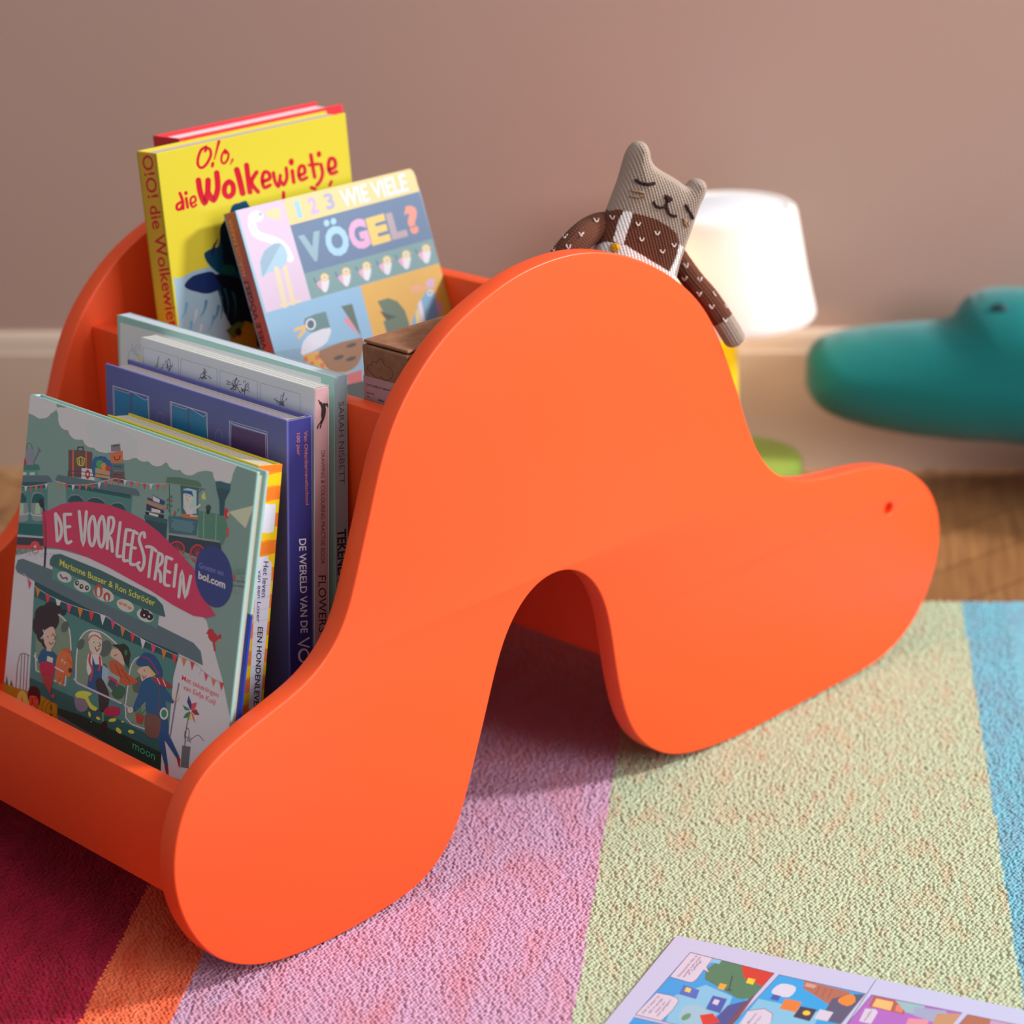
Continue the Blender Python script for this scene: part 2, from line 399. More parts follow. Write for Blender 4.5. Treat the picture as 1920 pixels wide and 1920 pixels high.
# ------------------------------------------------------------------ books
paperM = mat('page_edges', (226, 216, 198), .9, spec=.1)
def pages_mat(rgb, name='page_edges', line=None):
    M = mat(name, rgb, .9, spec=.1)
    return M
def book(name, label, M4, w, h, T, cover, spine_side, pages=(226, 216, 198), front=None, spine_art=None, back=None,
         spine_col=None, b=.0022, over=.003, gain=1.0, rough=.4, rc=0, group=None, headband=None, edge=None, split=None, sgain=1.0):
    root = empty(name, M4, label, 'book', group)
    cm = mat('cover_board', cover, rough, gain); em = mat('cover_edge', edge, rough, gain) if edge else cm
    def slab(z0, z1, art=None, M_=cm):
        bm = bmesh.new()
        if rc:                                                       # rounded outer corners, for a board book
            pts = [(0, 0)] + [(w-rc+rc*math.sin(t), rc-rc*math.cos(t)) for t in np.linspace(0, PI/2, 9)] + \
                  [(w-rc+rc*math.cos(t), h-rc+rc*math.sin(t)) for t in np.linspace(0, PI/2, 9)] + [(0, h)]
            a = [bm.verts.new((x, y, z0)) for x, y in pts]; c = [bm.verts.new((x, y, z1)) for x, y in pts]
            bm.faces.new(a[::-1]); bm.faces.new(c)
            for i in range(len(pts)): bm.faces.new((a[i], a[(i+1) % len(pts)], c[(i+1) % len(pts)], c[i]))
        elif split and z0 < -T/2:                                        # the print changes colour part of the way down
            box(bm, 0, w, h*split[0], h, z0, z1, 0, .0005, 1); box(bm, 0, w, 0, h*split[0]-.0001, z0, z1, 1, .0005, 1)
        else: box(bm, 0, w, 0, h, z0, z1, 0, .0005, 1)
        mats = [M_] + ([mat('cover_board', split[1], rough, gain)] if split and z0 < -T/2 else [])
        if art: art.add_to(bm, mats)
        return bm, mats
    bmf, mf = slab(-b, 0, front); obj('front_cover', bmf, mf, root)
    bmb, mb = slab(-T, -T+b, None, mat('cover_board', back, rough, gain) if back else cm); obj('back_cover', bmb, mb, root)
    # spine, in its own plane
    L = spine_side == 'L'
    loc = frame((0, 0, -T), (0, 0, 1), (0, 1, 0), (-1, 0, 0)) if L else frame((w, 0, 0), (0, 0, -1), (0, 1, 0), (1, 0, 0))
    bm = bmesh.new(); box(bm, .0002, T-.0002, 0, h, -b*.8, 0, 0, .0008, 2); mats = [mat('cover_spine', spine_col, rough, sgain) if spine_col else mat('cover_spine', cover, rough, gain)]
    if spine_art: spine_art.add_to(bm, mats)
    sp = obj('spine', bm, mats, root); sp.matrix_local = loc
    if headband:
        bm = bmesh.new(); box(bm, .0015, T-.0015, h-.004, h-.0008, -b*.8-.003, -b*.8, 0, .0005, 1)
        hb = obj('headband', bm, mat('headband', headband, .7), root); hb.matrix_local = loc
    bm = bmesh.new(); g = b*.9
    if rc:
        pts = [(g, .0003)] + [(w-rc+(rc-.0004)*math.sin(t), rc-(rc-.0004)*math.cos(t)) for t in np.linspace(0, PI/2, 9)] + [(w-rc+(rc-.0004)*math.cos(t), h-rc+(rc-.0004)*math.sin(t)) for t in np.linspace(0, PI/2, 9)] + [(g, h-.0003)]
        A = [bm.verts.new((x, y, -T+b)) for x, y in pts]; B = [bm.verts.new((x, y, -b)) for x, y in pts]
        bm.faces.new(A[::-1]); bm.faces.new(B)
        for i in range(len(pts)): bm.faces.new((A[i], A[(i+1) % len(pts)], B[(i+1) % len(pts)], B[i]))
    else: box(bm, g if L else over, (w-over) if L else w-g, over, h-over, -T+b, -b)
    if T > .011 and not rc:                                          # sheets and gatherings seen as fine lines in the top edge
        n_ = int(T/.0034)
        for k in range(1, n_): zc = -b-(T-2*b)*k/n_; box(bm, over+g, w-over-g, h-over-.0002, h-over+.00006, zc-.00016, zc+.00016, 1)
    obj('pages', bm, [pages_mat(pages), mat('page_lines', tuple(int(v*.78) for v in pages), .9)], root)
    return root
def fb_frame(u_top, z_top, d_right, w, h, deg):                       # front bin: leans back on the divider
    t = math.radians(deg); ex = -D; ey = U*math.sin(t)+Z*math.cos(t); ez = np.cross(ex, ey)
    return frame(rk(u_top, d_right, z_top) - ex*w - ey*h, ex, ey, ez)
def bb_frame(u_left, z_top, d_top, h, deg):                           # back bin: leans towards the far panel
    t = math.radians(deg); ex = U; ey = D*math.sin(t)+Z*math.cos(t); ez = np.cross(ex, ey)
    return frame(rk(u_left, d_top, z_top) - ey*h, ex, ey, ez)
def spine_frame(M4, w, T, side):
    loc = frame((0, 0, -T), (0, 0, 1), (0, 1, 0), (-1, 0, 0)) if side == 'L' else frame((w, 0, 0), (0, 0, -1), (0, 1, 0), (1, 0, 0))
    return M4 @ loc
R5 = (180, 560, .28125); R6 = (440, 820, .27070); R3 = (240, 180, .22917); R4 = (400, 300, .23958)

# --- grey green drawing book, at the back of the front bin
def book_sage():
    W, H, T = .2388, .264, .0104
    M4 = fb_frame(.0752, .3494, .060, W, H, 4.6)
    a = Art(M4, GF, .55, (0, W, 0, H)).win(*R5)
    a.poly([(160, 158), (1500, 525), (1510, 1500), (180, 1500)], (192, 196, 190))
    ink = (120, 135, 150)
    a.stroke([(212, 400), (225, 350), (260, 350), (290, 410), (300, 480)], 5, ink, 6)
    a.stroke([(212, 400), (222, 480), (250, 520)], 5, ink, 6); a.stroke([(240, 300), (245, 350), (300, 400)], 5, ink, 6)
    a.poly([(222, 440), (255, 470), (255, 520), (225, 480)], (215, 190, 90)); a.poly([(280, 370), (300, 380), (300, 420), (285, 415)], (215, 190, 90))
    a.strokes([[(250, 340), (275, 310), (300, 320)], [(255, 345), (290, 330), (300, 350)], [(235, 420), (255, 400), (262, 440)]], 4, ink, 5)
    s = Art(spine_frame(M4, W, T, 'R'), GS, .5).win(*R5)
    s.text('SARAH NISBETT', (1618, 690), (1622, 1238), 40, (74, 66, 84), up=(38, -6))
    s.win(*R6).text('TEKENEN', (712, 640), (716, 1000), 60, (34, 30, 40), up=(62, -8), bold=.03)
    book('paperback_book', 'grey green paperback with pale sheet of drawings, hindmost of the front books', M4, W, H, T, (108, 138, 130), 'R',
         (186, 192, 202), a, s, spine_col=(140, 160, 166), b=.0007, over=.0004, gain=GF)
# --- pale pink flower drawing book
def book_pink():
    W, H, T = .1867, .262, .0118
    M4 = fb_frame(.055, .348, .0555, W, H, 5.2)
    a = Art(M4, GF, .55, (0, W, 0, H)).win(*R5)
    ink = (70, 66, 66)
    for q in ([(315, 322), (548, 390), (550, 620), (318, 560)], [(566, 400), (806, 470), (808, 700), (568, 630)], [(826, 478), (1076, 552), (1078, 790), (828, 710)], [(1096, 562), (1360, 636), (1362, 880), (1098, 800)]):
        a.stroke(q+[q[0]], 3, ink); a.poly(q, (214, 213, 210))
    rr = random.Random(3)
    for cx, cy, n, r in ((420, 470, 9, 42), (485, 460, 8, 45), (720, 510, 14, 46), (925, 580, 16, 62), (1000, 600, 7, 45), (1235, 690, 13, 60)):
        for k in range(n):
            t = rr.uniform(0, 6.3); rad = r*rr.uniform(.25, 1)
            p = (cx+rad*.8*math.cos(t), cy+rad*math.sin(t)); q = (p[0]+rr.uniform(-16, 16), p[1]+rr.uniform(-20, 20))
            a.stroke([p, ((p[0]+q[0])/2+rr.uniform(-9, 9), (p[1]+q[1])/2+rr.uniform(-9, 9)), q, (cx+rr.uniform(-12, 12), cy+rr.uniform(-10, 25))], 3, ink, 5)
    a.strokes([[(410, 460), (414, 410), (420, 385)], [(480, 470), (478, 420), (486, 400), (496, 430), (492, 470)], [(990, 640), (995, 590), (1015, 560)], [(1240, 690), (1250, 640), (1256, 630)]], 4, ink, 5)
    s = Art(spine_frame(M4, W, T, 'R'), GS, .5).win(*R5)
    blk = (40, 28, 30)
    s.poly([(1490, 690), (1512, 700), (1530, 720), (1532, 760), (1522, 800), (1508, 810), (1500, 780), (1502, 735)], blk, 5)
    s.strokes([[(1500, 705), (1488, 685), (1484, 678)], [(1506, 700), (1496, 690), (1490, 700)], [(1525, 715), (1540, 700), (1545, 720)], [(1510, 800), (1494, 830), (1480, 850), (1476, 866)], [(1516, 805), (1502, 835), (1494, 862)]], 9, blk, 4)
    s.ell(1526, 706, 14, 9, blk, 40)
    s.text('DRAWING & COLOURING PRACTISE BOOK', (1500, 1014), (1500, 1772), 26, (66, 44, 46), up=(27, -2))
    s.win(*R6).text('FLOWERS', (580, 958), (584, 1350), 55, (40, 26, 28), up=(55, -2))
    book('paperback_book', 'pale pink paperback with four framed line drawings of flowers', M4, W, H, T, (196, 182, 180), 'R',
         (192, 190, 184), a, s, spine_col=(190, 148, 150), b=.0007, over=.0004, gain=GF)
# --- navy hardcover with windows
def book_navy():
    W, H, T = .197, .247, .0205
    M4 = fb_frame(.030, .3332, .0545, W, H, 4.7)
    a = Art(M4, GF, .42, (0, W, 0, H)).win(*R5)
    ln = (140, 138, 176)
    for q in ([(128, 610), (345, 668), (352, 840), (130, 830)], [(510, 715), (735, 778), (742, 960), (512, 900)], ):
        a.poly(q, (24, 84, 120)); x0 = q[0][0]
        a.poly([(q[0][0]+100, q[0][1]+26), (q[0][0]+112, q[0][1]+30), (q[3][0]+112, q[3][1]+30), (q[3][0]+100, q[3][1]+24)], (60, 60, 100))
        for o_ in (0, 8): a.stroke([(q[0][0]-10-o_*.6, q[0][1]-24-o_*.8), (q[1][0]-2+o_, q[1][1]-16), (q[2][0]+4, q[2][1])], 3, ln); a.stroke([(q[0][0]-8-o_, q[0][1]-30), (q[3][0]-6-o_*.6, q[3][1])], 3, ln)
        a.stroke([(q[0][0]-6, q[0][1]-8), (q[0][0]+90, q[0][1]+22), (q[0][0]+105, q[0][1]+8), (q[1][0]-20, q[1][1]+8), (q[1][0], q[1][1])], 3, ln)
    q = [(905, 850), (1138, 912), (1142, 1080), (900, 1000)]
    a.poly(q, (56, 36, 74)); a.stroke([(888, 1000), (890, 815), (1140, 888), (1146, 1080)], 3, ln); a.stroke([(898, 1000), (900, 830), (1130, 900), (1134, 1080)], 3, ln); a.stroke([(892, 822), (935, 845), (1135, 905)], 3, ln, 4)
    for cx, cy in ((426, 790), (818, 905)): a.stroke([(cx-20, cy+30), (cx-20, cy-10), (cx, cy-34), (cx+20, cy-8), (cx+22, cy+30)], 2.5, (96, 94, 136), 5)
    s = Art(spine_frame(M4, W, T, 'R'), GS, .4).win(*R5)
    s.text('Van Oldenbarneveltschool', (1388, 884), (1398, 1376), 24, (176, 98, 76), up=(23, -3), bold=.01)
    s.text('100 jaar', (1338, 898), (1342, 1046), 24, (176, 98, 76), up=(23, -3), bold=.01)
    s.win(*R6).text('DE WERELD VAN DE', (447, 704), (458, 1356), 52, (214, 208, 214), up=(50, -4), bold=.015)
    s.stroke([(516, 1388), (444, 1432), (516, 1452)], 11, (214, 200, 200)); s.ell(478, 1512, 40, 50, (214, 200, 200)); s.ell(480, 1512, 26, 38, (52, 50, 110))
    book('hardcover_book', 'navy hardcover printed with blue windows, standing between the pink and the yellow book', M4, W, H, T, (64, 64, 108), 'R',
         (190, 178, 180), a, s, spine_col=(52, 54, 128), sgain=.85, gain=GF, rough=.42, headband=(200, 180, 90))
# --- orange and yellow diary
def book_yellow():
    W, H, T = .1627, .227, .0190
    M4 = fb_frame(.0020, .3118, .0500, W, H, 11.3)
    a = Art(M4, GF, .35, (0, W, 0, H)).win(*R5)
    a.poly([(985, 1080), (1110, 1110), (1110, 1900), (985, 1900)], (250, 130, 40))
    s = Art(spine_frame(M4, W, T, 'R'), .82, .35, (0, T, 0, H)).win(*R6)
    def on(y, k):                                                    # a point of the spine at height y, k across it
        l = (192+(50-192)*(y-200)/1700, y); r = (332+(200-332)*(y-140)/1640, y-34)
        return (l[0]+(r[0]-l[0])*k, l[1]+(r[1]-l[1])*k)
    ys = list(range(180, 2400, 94))
    for i, y in enumerate(ys):
        s.poly([on(y, -.2), on(y, 1.2), on(y+94, 1.2), on(y+94, -.2)], (247, 128, 32) if i % 2 == 0 else (250, 206, 10))
        s.poly([on(y+94-14, -.2), on(y+94-14, .6), on(y+94+6, 1.2), on(y+94, -.2)], (247, 150, 36))
    wp = (226, 226, 238)
    s.poly([(188, 468), (210, 458), (250, 466), (284, 458), (282, 520), (276, 600), (268, 655), (230, 664), (176, 658), (182, 560)], wp)
    s.poly([(160, 830), (205, 824), (228, 818), (236, 850), (256, 870), (250, 1000), (236, 1180), (214, 1400), (196, 1600), (184, 1800), (170, 1890), (96, 1880), (112, 1560), (128, 1300), (146, 1000)], wp)
    for y in range(980, 1860, 78): s.stroke([on(y, .05), on(y-6, .95)], 2, (170, 170, 205))
    hb = (62, 52, 120)
    s.text('Het leven', (200, 858), (184, 1106), 34, hb, up=(36, 2), bold=.012)
    s.text('van een Loser', (162, 918), (150, 1282), 34, hb, up=(26, 2), bold=.012)
    s.text('EEN HONDENLEVEN', (160, 1312), (128, 1900), 40, (38, 26, 40), up=(36, 3), bold=.02)
    book('hardcover_book', 'yellow and orange striped hardcover with torn paper labels on its spine', M4, W, H, T, (214, 188, 20), 'R',
         (206, 194, 168), a, s, spine_col=(240, 196, 10), sgain=.85, gain=1.0, rough=.35, over=.0012)
# --- pale green train book, leaning at the very front
def book_train():
    W, H, T = .2477, .2380, .0095
    M4 = fb_frame(-.0180, .3190, .0250, W, H, 13.5)
    RA = (0, 720, .270833); RB = (0, 1040, .270833); C1 = (0, 1180, .1041667); C2 = (130, 1160, .125); C3 = (0, 860, .125); C4 = (230, 840, .140625)
    a = Art(M4, GF, .36, (0, W, 0, H))
    sky = (114, 146, 141); cloud = (160, 160, 165); cl2 = (150, 154, 157); teal = (58, 98, 94); dteal = (26, 66, 70); roof = (66, 84, 90); pale = (152, 153, 156)
    crim = (150, 44, 72); wht = (178, 172, 176); blk = (36, 34, 42); gold = (214, 168, 60)
    a.win(*RA)
    # clouds
    a.poly([(160, 70), (250, 85), (392, 152), (375, 190), (335, 212), (280, 240), (232, 216), (192, 192), (165, 140)], cloud, 4)
    a.poly([(415, 160), (700, 225), (1100, 340), (1500, 465), (1640, 520), (1620, 600), (1565, 640), (1430, 600), (1300, 626), (1240, 590), (1150, 545), (1080, 566), (1000, 522), (930, 512), (880, 525), (800, 480), (690, 470), (640, 430), (620, 395), (540, 380), (480, 330), (420, 270), (403, 210)], cloud, 4)
    for q in ((235, 165, 48, 50), (300, 190, 52, 48), (352, 150, 40, 46), (465, 240, 62, 80), (545, 315, 72, 72), (640, 375, 66, 66), (735, 415, 76, 62), (875, 455, 70, 72), (1000, 478, 64, 60), (1090, 505, 66, 66), (1225, 535, 66, 62), (1312, 575, 66, 58), (1430, 540, 60, 60)): a.ell(*q, cloud)
    a.poly([(620, 250), (800, 300), (950, 400), (900, 520), (760, 470), (650, 420), (600, 330)], cl2, 5)
    a.poly([(1480, 560), (1620, 570), (1612, 625), (1588, 690), (1495, 680)], cloud, 3)
    # white foreground
    a.poly([(60, 1200), (300, 1140), (420, 1148), (700, 1225), (1000, 1350), (1300, 1500), (1430, 1640), (1470, 1800), (1540, 2050), (1590, 2300), (1560, 2700), (1300, 2760), (600, 2500), (0, 2100)], pale)
    a.poly([(1100, 1690), (1420, 1790), (1520, 2050), (1590, 2300), (1650, 2650), (1200, 2600)], pale)
    # headlight beam
    a.poly([(1585, 885), (1760, 840), (1700, 1000)], (150, 158, 132))
    # left carriage (photo window C3)
    a.win(*C3)
    a.poly([(255, 90), (380, 80), (500, 75), (580, 90), (608, 170), (255, 180)], (48, 92, 86)); a.poly([(250, 175), (570, 175), (570, 265), (245, 265)], (60, 112, 104))
    for x in (320, 448): a.poly([(x, 208), (x+74, 203), (x+74, 242), (x, 246)], (150, 150, 144))
    a.poly([(240, 265), (570, 250), (720, 252), (770, 300), (790, 355), (700, 350), (240, 350)], roof)
    a.poly([(238, 350), (715, 350), (712, 800), (700, 1200), (186, 1150)], teal); a.poly([(236, 350), (710, 350), (700, 440), (232, 440)], dteal)
    a.poly([(195, 960), (650, 985), (655, 1165), (186, 1130)], (22, 74, 74)); a.poly([(186, 1130), (655, 1168), (655, 1195), (182, 1165)], (130, 134, 148)); a.poly([(182, 1165), (655, 1195), (660, 1310), (170, 1290)], (44, 44, 54))
    for q in ([(225, 560), (250, 500), (300, 485), (350, 500), (390, 570), (418, 700), (415, 930), (205, 910)], [(480, 560), (500, 515), (560, 500), (620, 515), (660, 570), (675, 700), (690, 800), (640, 925), (490, 920), (465, 700)]):
        a.poly(q, (104, 112, 116), 2); a.poly([(x+6 if x < 450 else x+8, y+18) for x, y in q[:5]] + [(q[5][0]-12, 660), (q[0][0]+5 if q[0][0] < 300 else 472, 665)], (20, 66, 68))
        a.poly([(q[0][0]+60, 665), (q[0][0]+130, 670), (q[0][0]+130, 830), (q[0][0]+40, 830)], (122, 148, 122))
    for l in ([(205, 845), (320, 842), (400, 830), (432, 815)], [(462, 812), (480, 840), (560, 852), (640, 856)]): a.stroke(l, 12, (190, 190, 190), 4)
    a.poly([(170, 1290), (450, 1300), (480, 1250), (530, 1232), (580, 1258), (600, 1310), (640, 1318), (645, 1370), (160, 1345)], (164, 56, 58))
    for cx in (225, 345, 530): a.stroke([(cx-46, 1350), (cx-38, 1395), (cx, 1420), (cx+38, 1400), (cx+48, 1360)], 9, (60, 62, 70), 4)
    a.ell(528, 1318, 16, 20, (170, 170, 176))
    rr = random.Random(5)
    for k in range(130):
        x = rr.uniform(165, 960); y = 1400 + (x-165)*.02 + abs(rr.gauss(0, 40)); a.stroke([(x, y), (x+3, y+14)], 4, (112, 112, 118))
    # watering can and red cover
    a.win(*RA)
    a.poly([(125, 490), (165, 500), (185, 560), (120, 560)], (128, 40, 46), 3); a.poly([(182, 450), (230, 446), (234, 560), (184, 560)], (104, 104, 116)); a.stroke([(186, 450), (188, 416), (208, 412), (228, 450)], 5, (70, 70, 80), 5)
    a.stroke([(232, 545), (272, 462)], 9, (78, 78, 90)); a.poly([(266, 432), (286, 468), (262, 476)], (84, 84, 96))
    # middle carriage
    a.win(*C3)
    a.poly([(985, 340), (1990, 520), (1960, 900), (1000, 760)], teal); a.poly([(985, 420), (1960, 600), (1960, 520), (985, 360)], dteal)
    for q in ([(1030, 640), (1050, 560), (1120, 535), (1200, 555), (1245, 640)], [(1325, 640), (1350, 590), (1430, 575), (1530, 610), (1590, 700)], [(1660, 730), (1690, 670), (1780, 655), (1860, 700), (1890, 830)]):
        a.poly(q, (112, 104, 106), 3); a.poly([(x, y+14) for x, y in q], (24, 62, 66), 3)
    # luggage
    a.win(*RA)
    a.poly([(474, 455), (560, 458), (640, 472), (638, 655), (474, 640)], (78, 58, 58)); a.poly([(500, 458), (512, 458), (512, 645), (500, 645)], (176, 76, 48)); a.poly([(592, 464), (602, 464), (602, 650), (592, 650)], (176, 76, 48))
    a.stroke([(540, 458), (540, 438), (575, 436), (577, 460)], 9, (56, 40, 40)); a.strokes([[(535, 530), (545, 560), (575, 562), (585, 530)], [(548, 520), (552, 555)], [(570, 520), (568, 555)], [(532, 520), (560, 505), (588, 520)]], 7, (176, 150, 44), 4)
    a.poly([(565, 582), (655, 590), (655, 668), (563, 655)], (190, 186, 192)); a.ell(607, 625, 17, 32, (150, 30, 42)); a.poly([(600, 612), (614, 612), (614, 636), (600, 636)], (196, 192, 196))
    a.poly([(645, 520), (690, 505), (775, 540), (770, 660), (645, 640)], (28, 76, 112), 2); a.poly([(660, 580), (760, 600), (765, 660), (660, 650)], (140, 112, 84)); a.ell(690, 555, 24, 30, (58, 120, 78)); a.ell(718, 570, 18, 26, (208, 110, 48)); a.ell(750, 585, 20, 18, (164, 40, 44)); a.stroke([(685, 515), (690, 502), (730, 508), (732, 522)], 6, (24, 60, 92))
    for q, c in (([(768, 420), (832, 412), (836, 466), (770, 468)], (96, 94, 102)), ([(764, 475), (850, 462), (852, 545), (768, 548)], (172, 84, 52)), ([(772, 552), (860, 550), (858, 600), (774, 596)], (58, 86, 92)), ([(772, 604), (862, 604), (862, 690), (772, 668)], (84, 64, 62))): a.poly(q, c)
    a.strokes([[(790, 500), (800, 524), (826, 520), (832, 496)], [(782, 430), (822, 426)], [(790, 570), (840, 572)], [(790, 626), (840, 630)]], 6, (54, 40, 40), 3)
    a.strokes([[(470, 645), (474, 602), (560, 606), (800, 640), (866, 656), (872, 692)], [(474, 625), (650, 642), (860, 676)]], 4, (52, 52, 62))
    a.poly([(385, 655), (402, 628), (470, 640), (700, 682), (940, 725), (962, 745), (968, 776), (880, 762), (600, 712), (385, 668)], roof)
    # bunting along the roofs
    cols = ((164, 48, 54), (196, 92, 52), (176, 56, 82), (196, 190, 168))
    def bunt(P0, n, s, c0=0, ln=(190, 188, 186)):
        P = catmull(P0, 12); a.stroke(P, 3.5, ln)
        L = np.r_[0, np.cumsum(np.hypot(*np.diff(P, axis=0).T))]
        for i in range(n):
            t = L[-1]*(i+.5)/n; x = np.interp(t, L, P[:, 0]); y = np.interp(t, L, P[:, 1]); x2 = np.interp(t+s, L, P[:, 0]); y2 = np.interp(t+s, L, P[:, 1])
            a.poly([(x, y), (x2, y2), ((x+x2)/2-3, y+s*1.9)], cols[(i*3+c0) % 4])
    bunt([(115, 702), (200, 708), (330, 690)], 6, 22); bunt([(385, 672), (450, 690), (560, 700), (700, 680), (790, 655), (880, 668), (1000, 690), (1150, 692)], 17, 24, 1)
    # engine (photo window C4)
    a.win(*C4)
    a.poly([(305, 900), (590, 950), (595, 1010), (575, 1250), (300, 1010)], (34, 58, 66)); a.poly([(290, 895), (600, 955), (585, 1015), (292, 945)], (40, 72, 76))
    for q, c in (([(330, 655), (560, 745), (545, 760), (335, 690)], (78, 34, 56)), ([(395, 625), (570, 712), (560, 748), (495, 735)], (44, 50, 86)), ([(410, 640), (500, 690), (490, 735), (405, 700)], (166, 160, 166)), ([(325, 715), (545, 800), (540, 825), (325, 745)], (176, 98, 62)), ([(320, 740), (550, 830), (550, 870), (318, 830)], (42, 42, 68)), ([(385, 800), (505, 830), (505, 868), (388, 850)], (168, 160, 164)), ([(305, 850), (550, 890), (550, 940), (305, 890)], (36, 34, 46)), ([(355, 860), (480, 890), (475, 920), (355, 890)], (166, 162, 166))): a.poly(q, c)
    a.poly([(575, 462), (590, 384), (760, 392), (1000, 440), (1040, 470), (1056, 525)], (66, 92, 74)); a.poly([(770, 495), (1015, 530), (1005, 900), (785, 890)], (48, 76, 82)); a.poly([(810, 548), (870, 535), (985, 565), (985, 880), (850, 870), (808, 800)], (132, 160, 152))
    a.poly([(805, 560), (925, 575), (945, 650), (810, 610)], (28, 72, 118)); a.poly([(818, 605), (930, 640), (910, 740), (870, 780), (830, 760), (812, 690)], (206, 158, 146), 3); a.poly([(830, 785), (880, 775), (940, 850), (930, 890), (850, 880)], (176, 176, 182)); a.stroke([(930, 820), (980, 800), (1030, 760)], 26, (206, 158, 146), 4); a.strokes([[(845, 620), (860, 640)], [(850, 660), (875, 715)], [(880, 640), (905, 650)]], 5, (90, 60, 60))
    a.poly([(610, 905), (800, 915), (1005, 960), (985, 1165), (620, 1130)], (50, 80, 88), 0); a.poly([(650, 940), (960, 985), (945, 1140), (650, 1090)], (66, 98, 106)); a.poly([(795, 870), (1000, 905), (1000, 955), (795, 920)], (150, 84, 50)); a.poly([(905, 895), (1000, 900), (1000, 915), (900, 912)], (176, 172, 170))
    for x, y in ((665, 972), (945, 1014), (665, 1078), (940, 1116)): a.ell(x, y, 9, 12, (30, 46, 52))
    a.poly([(1010, 835), (1290, 885), (1370, 940), (1395, 1040), (1385, 1160), (1330, 1300), (1270, 1250), (1010, 1190)], (62, 100, 84), 0); a.stroke([(1085, 860), (1080, 1200)], 14, (86, 128, 112)); a.stroke([(1252, 885), (1240, 1235)], 14, (86, 128, 112)); a.stroke([(1075, 925), (1350, 990)], 9, (104, 84, 82))
    a.poly([(1240, 445), (1300, 440), (1440, 480), (1435, 560), (1365, 700), (1350, 910), (1295, 890), (1290, 700), (1255, 560)], (36, 62, 70)); a.poly([(1240, 445), (1300, 440), (1440, 480), (1435, 565), (1250, 530)], (44, 74, 80))
    a.ell(1145, 800, 34, 44, (42, 52, 56)); a.ell(1140, 850, 24, 32, (30, 38, 44)); a.poly([(1360, 815), (1400, 815), (1412, 925), (1365, 930)], (156, 36, 50), 3); a.ell(1412, 885, 10, 30, (190, 170, 96)); a.poly([(1392, 1060), (1415, 1080), (1412, 1160), (1385, 1185)], (168, 56, 60), 3)
    a.strokes([[(1010, 545), (1100, 548)], [(1015, 590), (1060, 548)]], 8, (44, 48, 54)); a.poly([(1090, 575), (1112, 690), (1060, 680), (1050, 640)], (198, 168, 82)); a.stroke([(620, 480), (625, 600), (625, 800), (635, 900)], 8, (54, 60, 58), 4)
    for x, y in ((650, 650), (605, 690), (600, 755), (645, 770), (625, 830), (745, 825), (690, 890)): a.ell(x, y, 14, 22, (48, 96, 66), 30)
    for x, y in ((650, 705), (592, 800), (700, 862)): a.ell(x, y, 15, 20, (156, 42, 54))
    a.poly([(620, 1160), (1300, 1250), (1330, 1420), (1250, 1560), (700, 1330), (612, 1270)], (36, 50, 58)); a.stroke([(605, 1145), (1290, 1248)], 22, (116, 116, 120))
    for cx, cy, rx, ry in ((725, 1350, 98, 102), (1000, 1410, 92, 118)):
        P = [(cx+rx*math.cos(t), cy+ry*math.sin(t)) for t in np.linspace(0, 2*PI, 30)]; a.stroke(P, 20, (164, 44, 52))
        for t in np.linspace(0, PI, 7)[:-1]: a.stroke([(cx+rx*math.cos(t), cy+ry*math.sin(t)), (cx-rx*math.cos(t), cy-ry*math.sin(t))], 8, (140, 40, 48))
    a.stroke([(780, 1430), (980, 1465)], 26, (104, 102, 104))
    # grass and track at the right edge
    for k in range(16): a.poly([(1470+k*10, 1690), (1476+k*10, 1690), (1474+k*10, 1690-rr.uniform(50, 160))], (62, 104, 78))
    a.strokes([[(1460, 1760), (1640, 1790)], [(1460, 1830), (1640, 1850)]], 14, (74, 70, 74)); a.ell(1490, 1720, 18, 34, (150, 52, 54))
    for k in range(50): x = rr.uniform(1460, 1620); y = rr.uniform(1700, 1960); a.stroke([(x, y), (x+10, y+6)], 7, (88, 88, 92))
    # banner and title
    a.win(*RA)
    a.poly([(300, 880), (345, 872), (430, 830), (520, 815), (610, 814), (740, 832), (860, 872), (980, 932), (1100, 1022), (1230, 1152), (1340, 1275), (1390, 1410), (1440, 1520), (1495, 1602), (1430, 1618), (1340, 1604), (1200, 1530), (1050, 1432), (900, 1350), (760, 1272), (620, 1205), (500, 1158), (400, 1136), (308, 1128)], crim)
    a.stroke([(305, 860), (316, 1000), (316, 1150), (306, 1310)], 13, (34, 32, 48), 5); a.ell(290, 826, 18, 34, (34, 32, 48), -14); a.poly([(294, 884), (316, 884), (320, 1120), (304, 1130)], (140, 34, 56))
    T_ = wht; wd = 21
